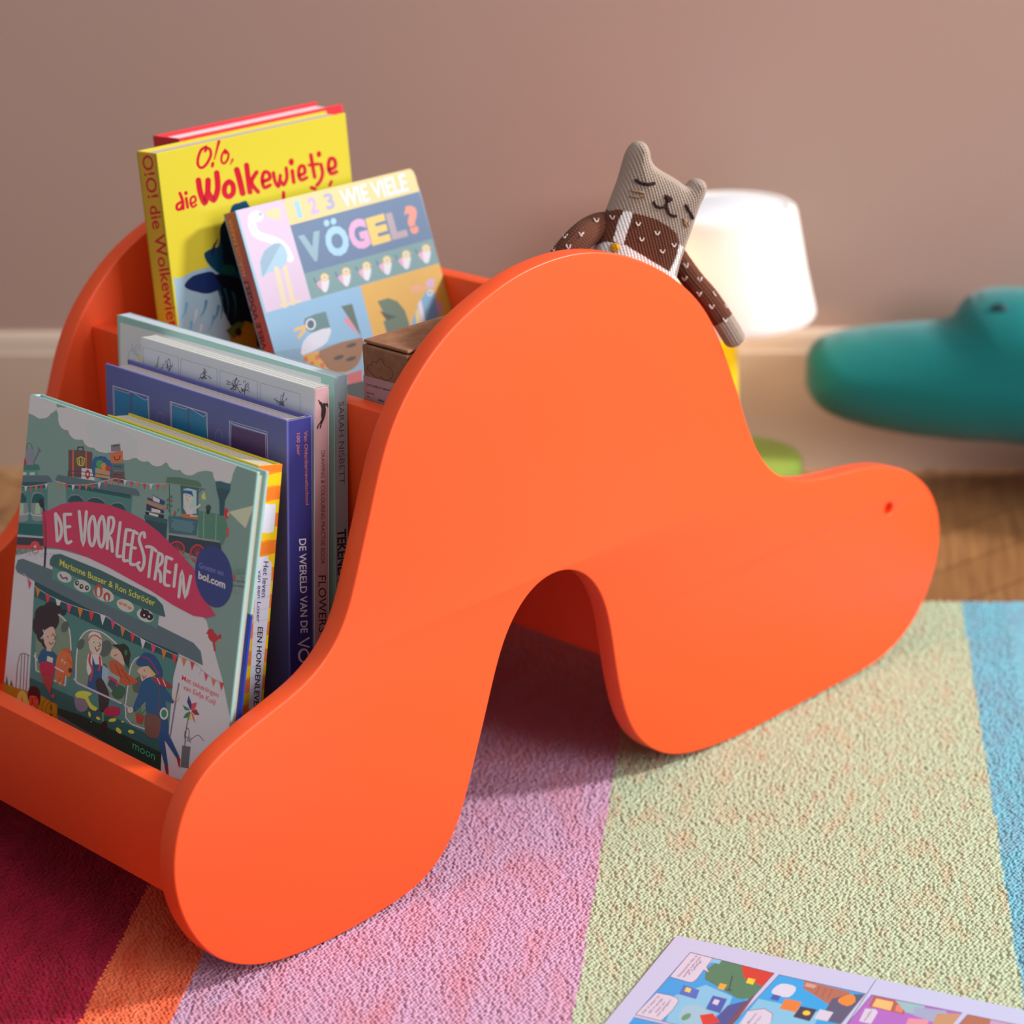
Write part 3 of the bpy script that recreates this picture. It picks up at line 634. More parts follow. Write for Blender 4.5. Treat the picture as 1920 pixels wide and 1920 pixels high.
    for ch in ([[(386, 900), (398, 1086)], [(388, 898), (415, 945), (428, 1000), (422, 1055), (400, 1086)]], [[(447, 902), (460, 1086), (494, 1090)], [(447, 902), (492, 902)], [(458, 990), (486, 987)]], [[(550, 882), (578, 1112), (600, 884)]],
               [[(642, 918), (622, 960), (616, 1020), (622, 1090), (640, 1120), (658, 1080), (664, 1010), (656, 940), (642, 918)]], [[(708, 918), (688, 960), (681, 1030), (688, 1100), (706, 1128), (724, 1080), (728, 1010), (721, 945), (708, 918)]],
               [[(756, 925), (750, 1000), (744, 1138)], [(756, 925), (782, 926), (790, 965), (776, 1020), (756, 1048), (772, 1080), (780, 1158)]], [[(834, 960), (818, 1100), (812, 1186), (836, 1192)]], [[(876, 1008), (862, 1120), (857, 1216), (884, 1222)], [(876, 1008), (908, 1012)], [(866, 1108), (894, 1112)]],
               [[(928, 1018), (912, 1130), (904, 1238), (936, 1250)], [(928, 1018), (952, 1034)], [(914, 1130), (940, 1136)]], [[(1004, 1060), (998, 1030), (976, 1040), (966, 1080), (984, 1140), (1000, 1200), (996, 1255), (976, 1290), (952, 1250), (966, 1236)]],
               [[(1016, 1126), (1050, 1130), (1084, 1156)], [(1056, 1140), (1042, 1240), (1032, 1334)]], [[(1100, 1170), (1088, 1260), (1074, 1350)], [(1100, 1170), (1126, 1188), (1122, 1236), (1092, 1272), (1112, 1310), (1114, 1368)]],
               [[(1154, 1196), (1144, 1290), (1140, 1380), (1172, 1396)], [(1154, 1196), (1192, 1212)], [(1148, 1290), (1178, 1304)]], [[(1222, 1252), (1212, 1340), (1206, 1400)]], [[(1240, 1474), (1262, 1300), (1284, 1472), (1322, 1330)]]):
        for l in ch: a.stroke(l, wd, T_, 4)
    # round sticker
    a.ell(1482, 1332, 128, 216, (40, 50, 96), -8, 48)
    a.text('Groeten van', (1380, 1272), (1548, 1328), 44, (92, 98, 146), up=(2, -40))
    a.text('bol.com', (1374, 1344), (1560, 1416), 60, (188, 184, 190), up=(3, -52), bold=.03)
    # near carriage (photo window B)
    a.win(*RB)
    a.poly([(240, 160), (1240, 690), (1200, 850), (1165, 1270), (1110, 1290), (560, 1010), (205, 850)], (54, 96, 92))
    a.poly([(242, 170), (1232, 660), (1226, 740), (800, 560), (240, 290)], (24, 62, 68))
    a.poly([(205, 850), (560, 1010), (1120, 1290), (1112, 1500), (900, 1420), (560, 1230), (400, 1110), (200, 1010)], (26, 70, 70)); a.poly([(400, 1060), (560, 1110), (1118, 1370), (1112, 1520), (900, 1420), (560, 1230), (390, 1130)], (10, 40, 36)); a.poly([(0, 1000), (400, 1105), (560, 1200), (960, 1430), (1112, 1520), (1240, 1560), (1500, 1720), (1500, 2200), (0, 2200)], (60, 60, 66))
    a.poly([(108, 90), (125, 36), (160, 28), (360, 104), (760, 290), (1100, 490), (1340, 610), (1390, 668), (1406, 765), (1230, 680), (900, 540), (720, 430), (250, 188), (120, 120)], roof)
    a.win(*RA)
    # authors' strip on the near carriage roof
    a.poly([(345, 1250), (348, 1214), (370, 1182), (420, 1176), (700, 1290), (1080, 1478), (1128, 1530), (1146, 1612), (1100, 1600), (365, 1265)], (46, 76, 76))
    a.poly([(366, 1262), (1102, 1600), (1090, 1692), (362, 1352)], (60, 104, 96))
    a.text('Marianne Busser & Ron Schröder', (414, 1254), (1072, 1538), 46, gold, up=(4, -44), bold=.012)
    for cx, cy, rx, ry, r in ((448, 1336, 52, 36, 22), (572, 1398, 62, 40, 24), (720, 1458, 76, 44, 24), (870, 1534, 64, 40, 26), (1008, 1602, 62, 42, 26)): a.ell(cx, cy, rx, ry, (146, 150, 146), r)
    a.stroke([(420, 1320), (436, 1345), (462, 1340), (466, 1354)], 12, (96, 70, 92), 4)
    for x, y in ((535, 1378), (566, 1402), (604, 1412)): a.ell(x, y, 14, 18, (52, 52, 56)); a.ell(x+2, y-2, 5, 6, (180, 180, 180))
    a.ell(684, 1432, 30, 46, (134, 62, 50)); a.ell(684, 1440, 12, 34, (196, 176, 166)); a.ell(742, 1474, 24, 32, (130, 58, 46)); a.ell(742, 1480, 9, 22, (196, 176, 166))
    for x, y in ((838, 1518), (868, 1530), (900, 1550)): a.ell(x, y, 16, 10, (200, 104, 64), 24)
    a.ell(1005, 1592, 34, 30, (34, 30, 36)); a.poly([(978, 1570), (988, 1548), (1004, 1566)], (34, 30, 36)); a.ell(1040, 1612, 24, 24, (34, 30, 36)); a.ell(1000, 1600, 6, 8, (190, 160, 160)); a.ell(1034, 1610, 6, 8, (200, 200, 200))
    a.win(*RB)
    win = (88, 108, 92); rim = (158, 150, 158)
    a.poly([(250, 800), (248, 600), (270, 480), (330, 410), (380, 400), (440, 440), (480, 520), (492, 660), (460, 905), (375, 880), (260, 810)], win, 2); a.stroke([(375, 402), (440, 440), (480, 520), (492, 660)], 9, rim, 3); a.stroke([(245, 680), (250, 800), (270, 812)], 8, rim); a.stroke([(455, 830), (450, 905), (375, 870)], 8, rim)
    a.poly([(530, 870), (528, 700), (550, 590), (590, 536), (640, 520), (720, 545), (800, 600), (860, 700), (860, 1000), (840, 1030), (690, 960), (530, 890)], win, 2); a.stroke([(525, 870), (530, 700), (552, 590), (592, 536), (645, 520), (720, 545), (805, 615)], 9, rim, 3)
    a.poly([(870, 1120), (890, 830), (920, 740), (970, 704), (1060, 740), (1120, 800), (1130, 900), (1080, 1230), (870, 1130)], win, 2); a.stroke([(985, 706), (940, 720), (905, 780), (890, 880), (872, 1130), (1000, 1206)], 8, rim, 3)
    for x, y, rx, ry in ((560, 620, 24, 40), (730, 650, 40, 60), (450, 500, 26, 40), (960, 900, 40, 60), (700, 820, 40, 70)): a.ell(x, y, rx, ry, (62, 74, 70), 20)
    # bunting on the near carriage
    bunt([(165, 130), (260, 230), (400, 310), (560, 370), (735, 425), (800, 470), (980, 580), (1120, 650), (1230, 700)], 15, 42, 2); bunt([(1230, 700), (1340, 745), (1400, 800), (1480, 860), (1550, 890)], 6, 34, 1, (120, 112, 104))
    # woman with curly hair and a red bag
    skin = (186, 134, 120); skin2 = (190, 146, 132)
    for x, y, r in ((300, 420, 60), (350, 385, 52), (280, 500, 54), (300, 560, 46), (270, 470, 44), (340, 450, 70), (400, 380, 26), (440, 400, 18), (320, 610, 32)): a.ell(x, y, r, r*1.15, (34, 30, 36))
    a.poly([(320, 520), (370, 500), (388, 560), (385, 600), (362, 645), (330, 650), (305, 590)], skin, 4); a.poly([(270, 700), (300, 650), (350, 660), (395, 700), (390, 780), (290, 770), (265, 720)], (22, 66, 94), 3); a.poly([(330, 640), (360, 640), (356, 672), (322, 664)], skin)
    a.poly([(275, 770), (300, 740), (378, 760), (376, 820), (350, 842), (290, 820)], (136, 32, 56), 3); a.poly([(272, 775), (300, 830), (350, 845), (380, 820), (350, 960), (352, 980), (330, 930), (300, 880)], (124, 48, 46)); a.poly([(330, 700), (370, 715), (366, 750), (326, 735)], (190, 176, 140)); a.poly([(355, 975), (380, 960), (378, 990), (368, 994)], (148, 44, 60)); a.strokes([[(343, 605), (355, 622), (370, 606)], [(332, 566), (336, 572)], [(360, 556), (364, 562)], [(368, 545), (386, 575), (376, 590)]], 6, (74, 36, 34), 3)
    a.strokes([[(300, 520), (312, 552), (296, 584)], [(316, 520), (306, 556), (284, 580)]], 5, (190, 188, 190))
    # brown dog
    a.poly([(390, 790), (400, 700), (440, 660), (490, 690), (505, 740), (500, 810), (480, 850), (440, 820)], (168, 84, 48), 4); a.poly([(430, 655), (470, 648), (500, 690), (470, 680)], (150, 70, 40), 3); a.poly([(470, 700), (510, 760), (500, 775), (465, 720)], (150, 70, 40)); a.poly([(392, 790), (450, 820), (440, 905), (425, 910), (420, 850), (405, 890), (392, 885)], (160, 78, 46)); a.ell(488, 800, 13, 18, (50, 32, 38)); a.ell(434, 734, 7, 11, (220, 220, 220)); a.ell(452, 750, 6, 9, (220, 220, 220)); a.ell(435, 736, 3, 5, blk); a.ell(453, 752, 3, 4, blk)
    a.strokes([[(240, 700), (260, 730)], [(385, 780), (440, 810)]], 10, rim)
    # cook with a striped cap
    a.poly([(612, 580), (625, 545), (660, 540), (700, 560), (705, 640), (690, 690), (660, 706), (625, 660), (615, 620)], skin2, 4); a.poly([(612, 575), (618, 545), (645, 530), (690, 545), (704, 590), (690, 572), (650, 556), (622, 568)], (164, 160, 168)); a.stroke([(614, 592), (630, 566), (664, 558), (700, 585)], 8, (146, 52, 58), 4)
    a.poly([(640, 690), (700, 700), (710, 760), (690, 800), (635, 770)], (182, 172, 164)); a.poly([(600, 790), (610, 690), (640, 690), (640, 830), (615, 835)], (160, 156, 164), 2); a.poly([(640, 700), (660, 760), (700, 760), (712, 800), (700, 960), (640, 940), (600, 930), (615, 840), (640, 800)], (24, 62, 98)); a.strokes([[(626, 685), (620, 740), (640, 800), (625, 870)], [(690, 710), (694, 760), (684, 800)]], 14, (146, 48, 50), 4); a.strokes([[(660, 640), (672, 668), (690, 648)], [(690, 610), (696, 630), (680, 634)]], 6, (96, 40, 38), 3); a.ell(646, 604, 10, 14, (226, 224, 226)); a.ell(686, 604, 8, 11, (226, 224, 226)); a.ell(650, 606, 4, 5, blk); a.ell(686, 606, 3, 5, blk)
    # bearded man with a green hat, reading
    a.poly([(770, 625), (830, 620), (860, 614), (890, 640), (905, 690), (890, 790), (850, 720), (820, 650)], (32, 36, 32)); a.ell(872, 678, 11, 20, (36, 88, 62)); a.poly([(765, 700), (780, 650), (830, 665), (855, 720), (860, 770), (810, 730)], skin, 2); a.poly([(755, 740), (800, 735), (850, 770), (890, 830), (950, 870), (940, 890), (880, 905), (800, 870), (770, 810)], (142, 66, 40), 2); a.strokes([[(800, 760), (840, 850)], [(840, 790), (900, 880)], [(790, 700), (812, 690)]], 5, (104, 44, 30), 3)
    a.poly([(710, 760), (760, 800), (735, 920), (705, 860)], (116, 136, 152)); a.poly([(755, 805), (832, 850), (800, 990), (728, 900)], (106, 130, 128)); a.poly([(765, 840), (815, 870), (795, 960), (745, 900)], (52, 62, 66)); a.stroke([(755, 850), (800, 870), (822, 915)], 16, (148, 42, 66), 3); a.poly([(660, 880), (700, 850), (740, 920), (760, 1000), (730, 1090), (690, 1080), (680, 960)], (40, 38, 40), 2); a.poly([(820, 900), (870, 930), (850, 990), (810, 1000), (770, 960)], (36, 74, 56), 2); a.poly([(720, 1080), (760, 1050), (830, 1060), (826, 1110), (780, 1120), (725, 1110)], (132, 34, 58), 3); a.poly([(705, 1090), (722, 1095), (720, 1170), (706, 1165)], (52, 116, 78)); a.poly([(700, 1170), (735, 1150), (742, 1190), (710, 1230)], (40, 24, 28), 3)
    # conductor
    a.poly([(945, 740), (985, 690), (1010, 676), (1070, 700), (1110, 760), (1130, 840), (1090, 860), (1040, 790), (960, 770)], (24, 60, 98), 2); a.stroke([(985, 705), (1040, 730), (1100, 830)], 10, (112, 42, 54), 4); a.poly([(985, 775), (1030, 770), (1082, 830), (1050, 850), (1010, 840)], (170, 134, 72)); a.poly([(950, 805), (985, 775), (1030, 790), (1050, 840), (1000, 885), (978, 860), (975, 830)], skin, 2)
    a.poly([(985, 880), (1050, 845), (1120, 900), (1200, 1000), (1195, 1030), (1140, 1010), (1150, 1110), (1020, 1120), (1010, 1010), (950, 1080), (920, 1070), (960, 960)], (24, 66, 100), 2); a.poly([(1045, 855), (1120, 850), (1200, 915), (1170, 925), (1100, 900)], (124, 36, 48)); a.strokes([[(1090, 855), (1110, 895)], [(1130, 865), (1150, 910)]], 6, (176, 160, 160)); a.poly([(1090, 1100), (1160, 1140), (1170, 1240), (1245, 1400), (1225, 1410), (1140, 1280), (1165, 1460), (1145, 1470), (1100, 1300)], (24, 62, 98), 0)
    a.poly([(1005, 1110), (1050, 1100), (1115, 1140), (1100, 1260), (1050, 1268), (1008, 1230)], (88, 62, 56), 2); a.stroke([(1105, 900), (1110, 1000), (1100, 1130)], 7, (78, 58, 54), 3); a.ell(1138, 1100, 30, 42, (190, 182, 178)); a.ell(1138, 1100, 19, 28, (36, 104, 76)); a.ell(905, 1075, 20, 22, skin2); a.ell(1218, 985, 24, 30, skin2); a.stroke([(1240, 890), (1210, 1060), (1178, 1262)], 8, (98, 86, 98)); a.poly([(938, 1090), (998, 1115), (985, 1175), (948, 1160)], (130, 48, 44))
    for p in ([(960, 1100), (945, 1060)], [(968, 1100), (975, 1050)], [(978, 1105), (1010, 1070)]): a.stroke(p, 9, (44, 100, 74), end=3)
    a.strokes([[(990, 835), (996, 858), (1012, 838)], [(1000, 798), (1004, 806)]], 5, (80, 40, 40)); a.poly([(1140, 1465), (1165, 1460), (1170, 1530), (1155, 1530)], (120, 30, 40)); a.poly([(1222, 1400), (1250, 1410), (1246, 1470), (1240, 1470)], (120, 30, 40))
    # rail, bucket and drips
    a.strokes([[(515, 860), (540, 890), (690, 960), (838, 1028)], [(865, 1040), (905, 1070)]], 13, (142, 136, 146)); a.poly([(515, 975), (560, 965), (610, 990), (604, 1070), (560, 1088), (525, 1060)], (96, 92, 104), 2); a.poly([(522, 965), (550, 945), (600, 945), (640, 965), (610, 985), (640, 1040), (675, 1060), (660, 1082), (620, 1060), (590, 1000), (535, 990)], gold, 2)
    for p in ((620, 1105, 8, 20, -10), (680, 1133, 16, 10, 35), (780, 1145, 28, 12, -10), (850, 1156, 10, 6, 10), (822, 1218, 14, 26, -40), (908, 1226, 22, 13, 15), (632, 1156, 4, 4, 0)): a.ell(p[0], p[1], p[2], p[3], (206, 158, 60), p[4])
    # gate and medal at the lower left
    a.strokes([[(110, 925), (122, 760), (140, 690), (165, 682), (205, 700)], [(138, 930), (152, 690)], [(160, 945), (172, 690)], [(180, 950), (195, 700)]], 5, (46, 46, 44))
    for x in (30, 48, 80): a.poly([(x-12, 905), (x+12, 915), (x-2, 905-rr.uniform(30, 90))], (30, 78, 48))
    a.win(*C1)
    zig = [(20, 960)]; y0 = 960
    for k in range(11): zig += [(45+k*43, 985+k*13), (62+k*43, 962+k*14)]
    a.poly(zig + [(520, 1120), (740, 1190), (900, 1290), (1010, 1330), (1040, 1380), (1030, 1640), (900, 1650), (0, 1250)], (128, 92, 20)); a.poly([(300, 1290), (330, 1150), (390, 1100), (450, 1130), (500, 1230), (520, 1400), (330, 1350)], (176, 140, 66), 3); a.poly([(385, 1280), (395, 1190), (410, 1290), (460, 1370), (380, 1340)], (150, 40, 20))
    a.poly([(505, 1200), (530, 1060), (600, 1020), (690, 1060), (730, 1180), (715, 1350), (690, 1330), (660, 1240), (560, 1220), (520, 1280)], (44, 22, 24), 3); a.poly([(525, 1250), (560, 1190), (660, 1210), (700, 1290), (680, 1390), (640, 1450), (560, 1400)], (158, 54, 36), 3); a.strokes([[(560, 1235), (600, 1260)], [(630, 1240), (665, 1250)], [(595, 1250), (580, 1330), (610, 1340)], [(565, 1360), (600, 1395), (635, 1370)]], 11, (50, 14, 14), 3); a.poly([(572, 1366), (602, 1390), (630, 1380), (600, 1406)], (200, 160, 150))
    P = [(930+105*math.cos(t), 1470+165*math.sin(t)) for t in np.linspace(0, 2*PI, 30)]; a.stroke(P, 8, (52, 40, 10)); a.stroke([(840, 1260), (790, 1300), (760, 1380), (755, 1500)], 7, (52, 40, 10), 4)
    a.text('R', (905, 1460), (950, 1478), 100, (52, 40, 10), up=(2, -110), bold=.03); a.text('M', (890, 1590), (945, 1612), 100, (52, 40, 10), up=(2, -100), bold=.03)
    # bird, pinwheel, lettering at the right
    a.win(*RB)
    a.ell(1458, 536, 24, 24, (138, 40, 46)); a.poly([(1436, 536), (1424, 546), (1440, 552)], (138, 40, 46)); a.poly([(1440, 555), (1480, 535), (1505, 565), (1500, 600), (1470, 604), (1448, 585)], (138, 40, 46), 2); a.poly([(1490, 570), (1532, 545), (1532, 562), (1534, 580), (1500, 592)], (138, 40, 46)); a.stroke([(1482, 595), (1486, 662)], 14, (138, 40, 46)); a.stroke([(1510, 590), (1526, 632)], 4, (176, 96, 60))
    red = (156, 44, 62)
    a.text('Met tekeningen', (1258, 866), (1512, 990), 40, red, up=(4, -36), bold=.012); a.text('van Eefje Kuijl', (1268, 930), (1490, 1040), 40, red, up=(4, -36), bold=.012)
    a.text('moon', (920, 1340), (1074, 1424), 60, (42, 130, 96), up=(4, -58))
    for q, c in (([(1320, 1080), (1295, 1020), (1306, 972), (1330, 1040)], (36, 46, 86)), ([(1320, 1080), (1330, 1030), (1366, 1022), (1350, 1070)], (160, 54, 68)), ([(1320, 1080), (1360, 1070), (1382, 1110), (1350, 1110)], (112, 34, 56)), ([(1320, 1080), (1340, 1110), (1356, 1170), (1335, 1140)], (176, 84, 52)), ([(1320, 1080), (1325, 1140), (1300, 1150), (1305, 1110)], (190, 146, 54)), ([(1320, 1080), (1300, 1130), (1268, 1130), (1285, 1100)], (36, 96, 74)), ([(1320, 1080), (1280, 1075), (1265, 1040), (1300, 1060)], (52, 92, 86))): a.poly(q, c)
    a.ell(1320, 1084, 8, 11, (200, 196, 196)); a.stroke([(1318, 1090), (1290, 1200), (1275, 1400)], 7, (86, 78, 74), 3); a.poly([(1262, 1320), (1320, 1330), (1305, 1480), (1250, 1470)], (74, 82, 84)); a.strokes([[(1285, 1300), (1278, 1240), (1300, 1200), (1310, 1240), (1296, 1290)], [(1310, 1290), (1370, 1250), (1410, 1290)], [(1320, 1300), (1290, 1260)]], 5, (70, 72, 74), 4); a.ell(1312, 1280, 14, 18, (110, 112, 114))
    book('hardcover_book', 'pale green hardcover with a train and a crimson banner, frontmost in the rack', M4, W, H, T, (150, 186, 178), 'L',
         (226, 216, 198), a, None, gain=1.0, rough=.36, headband=(24, 50, 160), b=.0026, split=(.62, (10, 50, 150)))
# --- tall yellow cow book in the back bin
def book_cow():
    W, H, T = .1724, .2475, .0240
    M4 = bb_frame(.1116, .4593, .285, H, 2.7)
    a = Art(M4, GB, .3, (0, W, 0, H)).win(*R3)
    red = (222, 8, 44)
    def S(pts, wd, n=5): a.stroke(pts, wd, red, n)
    S([(640, 415), (600, 440), (575, 500), (572, 560), (600, 588), (640, 560), (676, 490), (672, 440), (645, 428), (632, 450)], 24); a.stroke([(744, 372), (706, 520)], 26, red, end=10); a.ell(692, 562, 14, 26, red, 10)
    S([(795, 440), (770, 480), (764, 530), (786, 552), (814, 520), (822, 478), (806, 452), (798, 470)], 20); a.stroke([(856, 520), (836, 564)], 20, red, end=6)
    S([(434, 868), (402, 890), (402, 925), (430, 925), (450, 880)], 24); S([(424, 795), (448, 860), (452, 922)], 26); S([(476, 836), (488, 912)], 24); a.ell(474, 794, 15, 18, red); S([(520, 880), (552, 860), (545, 822), (516, 836), (512, 880), (530, 908), (558, 890)], 20)
    S([(576, 690), (592, 790), (626, 872), (650, 800), (655, 690)], 48); S([(655, 790), (700, 850), (734, 760), (726, 630)], 48)
    S([(826, 702), (792, 740), (792, 800), (826, 824), (860, 790), (858, 730), (826, 702)], 44); S([(890, 604), (914, 690), (938, 796)], 50); S([(970, 566), (984, 680), (998, 786)], 44); S([(1052, 624), (1010, 706), (1064, 784)], 36)
    S([(1104, 700), (1158, 676), (1150, 630), (1112, 626), (1098, 690), (1116, 748), (1162, 730)], 32); S([(1190, 628), (1204, 700), (1232, 738), (1246, 650)], 30); S([(1246, 690), (1274, 726), (1300, 670), (1294, 590)], 30); S([(1344, 612), (1356, 706)], 32); a.ell(1336, 540, 22, 30, red)
    S([(1402, 650), (1446, 628), (1438, 576), (1406, 580), (1396, 640), (1416, 686), (1462, 668)], 30); S([(1496, 482), (1512, 580), (1528, 664)], 32); S([(1482, 566), (1556, 556)], 26); S([(1578, 560), (1592, 630), (1576, 690), (1546, 730)], 30); a.ell(1562, 476, 20, 26, red); S([(1642, 604), (1694, 578), (1688, 520), (1652, 516), (1640, 580), (1660, 634), (1706, 620)], 32)
    S([(1272, 790), (1274, 860)], 30); S([(1500, 750), (1530, 760)], 30); S([(1664, 700), (1650, 730)], 26)
    # cow
    a.poly([(372, 1482), (420, 1490), (470, 1470), (520, 1440), (640, 1405), (760, 1380), (900, 1350), (1200, 1300), (1300, 1900), (1300, 2300), (480, 2300), (420, 1900)], (172, 206, 222), 0)
    for k, (x, y) in enumerate(((480, 1700), (560, 1760), (640, 1680), (700, 1800), (600, 1880), (740, 1720), (520, 1850), (660, 1960))): a.stroke([(x, y), (x-14, y+70), (x-50, y+130)], 26, ((120, 184, 216), (214, 226, 232), (86, 150, 186))[k % 3], 4, 4)
    a.poly([(720, 1560), (770, 1640), (780, 1760), (830, 1860), (900, 2000), (1200, 2100), (1200, 1200), (900, 1200)], (16, 20, 34))
    for x in (740, 790, 850): a.stroke([(x, 1580), (x+30, 1700), (x+20, 1830)], 22, (34, 96, 130), 4, 4)
    a.poly([(462, 1545), (520, 1480), (600, 1450), (690, 1438), (740, 1490), (800, 1540), (720, 1596), (640, 1618), (560, 1602), (490, 1580)], (18, 44, 104), 3); a.poly([(700, 1460), (900, 1440), (900, 1620), (770, 1560)], (12, 14, 30))
    a.poly([(622, 1292), (650, 1266), (700, 1240), (740, 1228), (758, 1120), (780, 1030), (830, 960), (850, 900), (905, 876), (1000, 910), (1100, 1500), (860, 1474), (760, 1460), (690, 1410), (640, 1350)], (8, 72, 104), 3); a.poly([(750, 1120), (780, 1030), (900, 960), (1000, 1400), (800, 1400), (770, 1230)], (8, 24, 44), 3)
    a.poly([(742, 1158), (700, 1210), (672, 1290), (700, 1320), (706, 1250)], (32, 34, 84), 0); a.ell(820, 1420, 60, 40, (10, 96, 80)); a.poly([(820, 1940), (960, 1840), (1040, 1870), (1060, 2100), (860, 2060)], (196, 150, 30)); a.poly([(800, 1920), (900, 1846), (960, 1860), (870, 1990)], (90, 120, 50)); a.ell(905, 1930, 26, 34, (60, 20, 20))
    s = Art(spine_frame(M4, W, T, 'L'), GS2, .3, (0, T, 0, H)).win(*R3)
    s.text('O!O! die Wolkewietje', (112, 490), (345, 2010), 60, (196, 16, 40), up=(88, -14), bold=.015)
    book('hardcover_book', 'tall yellow hardcover with red lettering and a blue black cow', M4, W, H, T, (240, 220, 60), 'L',
         (206, 192, 176), a, s, spine_col=(232, 180, 40), gain=GB, rough=.28, over=.0020)
def book_red():
    W, H, T = .1525, .2475, .0320
    M4 = bb_frame(.150, .4600, .3105, H, 2.7)
    book('hardcover_book', 'bright red hardcover hidden behind the tall yellow cow book', M4, W, H, T, (222, 36, 48), 'L', (232, 224, 226), None, None, gain=1, rough=.4)
# --- thick board book with birds
def book_birds():
    W, H, T = .1684, .2080, .0150
    M4 = bb_frame(.153, .415, .255, H, 18.4)
    a = Art(M4, GB2, .5, (-.0001, W, 0, H)).win(*R4)
    a.rc = .02
    def P(q, c, n=0): a.poly(q, c, n)
    P([(185, 393), (540, 297), (765, 1090), (415, 1196)], (222, 196, 220)); P([(540, 297), (1470, 62), (1500, 57), (1535, 65), (1565, 90), (1582, 130), (1612, 245), (600, 512)], (238, 210, 140))
    P([(600, 512), (1612, 245), (1715, 615), (712, 890)], (84, 114, 152)); P([(712, 890), (1715, 615), (1775, 805), (765, 1090)], (112, 152, 154)); P([(415, 1196), (1150, 985), (1262, 1395), (500, 1600)], (138, 186, 220)); P([(1150, 985), (1775, 805), (1900, 1240), (1262, 1420)], (226, 172, 60)); P([(480, 1500), (1262, 1395), (1400, 1900), (620, 2100)], (130, 170, 196)); P([(1262, 1400), (1880, 1230), (2000, 1700), (1380, 1800)], (120, 150, 170))
    # stork
    w_ = (232, 236, 244)
    a.stroke([(352, 436), (310, 440), (304, 510), (340, 580), (420, 612), (500, 640), (560, 690), (600, 770)], 62, w_, 6); a.ell(340, 440, 52, 46, w_); P([(392, 400), (520, 372), (532, 470), (440, 452)], (236, 214, 156)); a.ell(368, 424, 14, 16, (170, 196, 216))
    P([(372, 900), (366, 800), (400, 710), (480, 652), (540, 660), (580, 740), (560, 820), (500, 870), (430, 880), (390, 915)], (168, 204, 226), 2); P([(390, 915), (366, 800), (400, 710), (480, 652), (530, 655)], (146, 178, 200)); a.stroke([(492, 850), (560, 1140)], 40, (232, 214, 180)); a.stroke([(560, 840), (625, 1120)], 36, (232, 214, 180)); P([(520, 1130), (680, 1090), (690, 1110), (530, 1150)], (232, 214, 180))
    # lettering
    a.text('1', (662, 452), (700, 442), 120, (156, 208, 232), up=(-34, -128), bold=.04); a.text('2', (760, 425), (832, 405), 120, (206, 178, 220), up=(-34, -124), bold=.04); a.text('3', (888, 388), (960, 368), 120, (176, 172, 200), up=(-34, -120), bold=.04); a.text('WIE VIELE', (1018, 372), (1532, 236), 140, (226, 230, 240), up=(-38, -138), bold=.022)
    for ch, p, d, up, c in (('V', (714, 798), (884, 752), (-52, -200), (140, 176, 190)), ('O', (905, 756), (1080, 706), (-52, -208), (164, 208, 232)), ('G', (1090, 700), (1236, 656), (-56, -206), (228, 168, 208)), ('E', (1242, 658), (1388, 616), (-52, -196), (240, 200, 96)), ('L', (1398, 614), (1522, 580), (-52, -190), (178, 156, 164)), ('?', (1530, 572), (1630, 544), (-52, -196), (240, 146, 122))): a.text(ch, p, d, 200, c, up=up, bold=.055)
    a.ell(886, 494, 22, 26, (164, 208, 232)); a.ell(940, 480, 22, 26, (164, 208, 232))
    for cx, cy in ((866, 936), (1034, 890), (1194, 846), (1354, 800), (1504, 756), (1660, 710)):
        P([(cx-36, cy+10), (cx+34, cy-8), (cx+38, cy+40), (cx+24, cy+90), (cx+6, cy+98), (cx-16, cy+80)], (228, 226, 234), 2); P([(cx-60, cy+26), (cx-20, cy), (cx-16, cy+80), (cx-40, cy+60)], (232, 172, 196), 0); a.stroke([(cx-62, cy+24), (cx-80, cy-10)], 9, (60, 92, 120)); a.ell(cx+4, cy-18, 32, 32, (240, 200, 96)); a.ell(cx+4, cy-18, 17, 17, (232, 236, 240)); a.ell(cx+4, cy-18, 8, 8, (70, 110, 140)); P([(cx+34, cy-26), (cx+54, cy-30), (cx+34, cy-16)], (236, 150, 160))
    # duck
    P([(715, 1240), (800, 1205), (880, 1186), (915, 1312), (775, 1352), (728, 1330), (708, 1285)], (84, 128, 130), 0); a.ell(762, 1286, 40, 46, (230, 232, 238)); a.ell(762, 1286, 28, 34, (62, 90, 120)); a.stroke([(715, 1304), (640, 1330)], 26, (236, 190, 110)); a.stroke([(715, 1330), (668, 1385)], 26, (236, 190, 110))
    P([(775, 1352), (915, 1312), (905, 1390), (860, 1452), (700, 1528), (690, 1480), (705, 1420)], (222, 224, 236), 2); P([(695, 1530), (830, 1492), (1130, 1440), (1150, 1560), (1060, 1660), (900, 1680), (780, 1640)], (226, 166, 50), 0); P([(830, 1492), (1160, 1388), (1168, 1500), (1130, 1600), (1040, 1660), (920, 1650), (860, 1580)], (146, 96, 52), 2)
    for x, y in ((1080, 1450), (980, 1546), (1078, 1556)): a.ell(x, y, 42, 15, (40, 28, 20), -18)
    for x, y in ((720, 1560), (810, 1545), (770, 1600), (850, 1610)): P([(x-16, y-16), (x+14, y-24), (x+20, y+14), (x-10, y+20)], (214, 106, 60))
    P([(1000, 1145), (1085, 1125), (1160, 1385)], (78, 100, 84)); P([(1022, 1260), (1030, 1230), (1060, 1240), (1150, 1380)], (228, 140, 150)); P([(1040, 1680), (1160, 1640), (1170, 1760), (1060, 1790)], (196, 90, 90)); P([(1040, 1760), (1300, 1700), (1320, 1900), (1050, 1960)], (30, 44, 40))
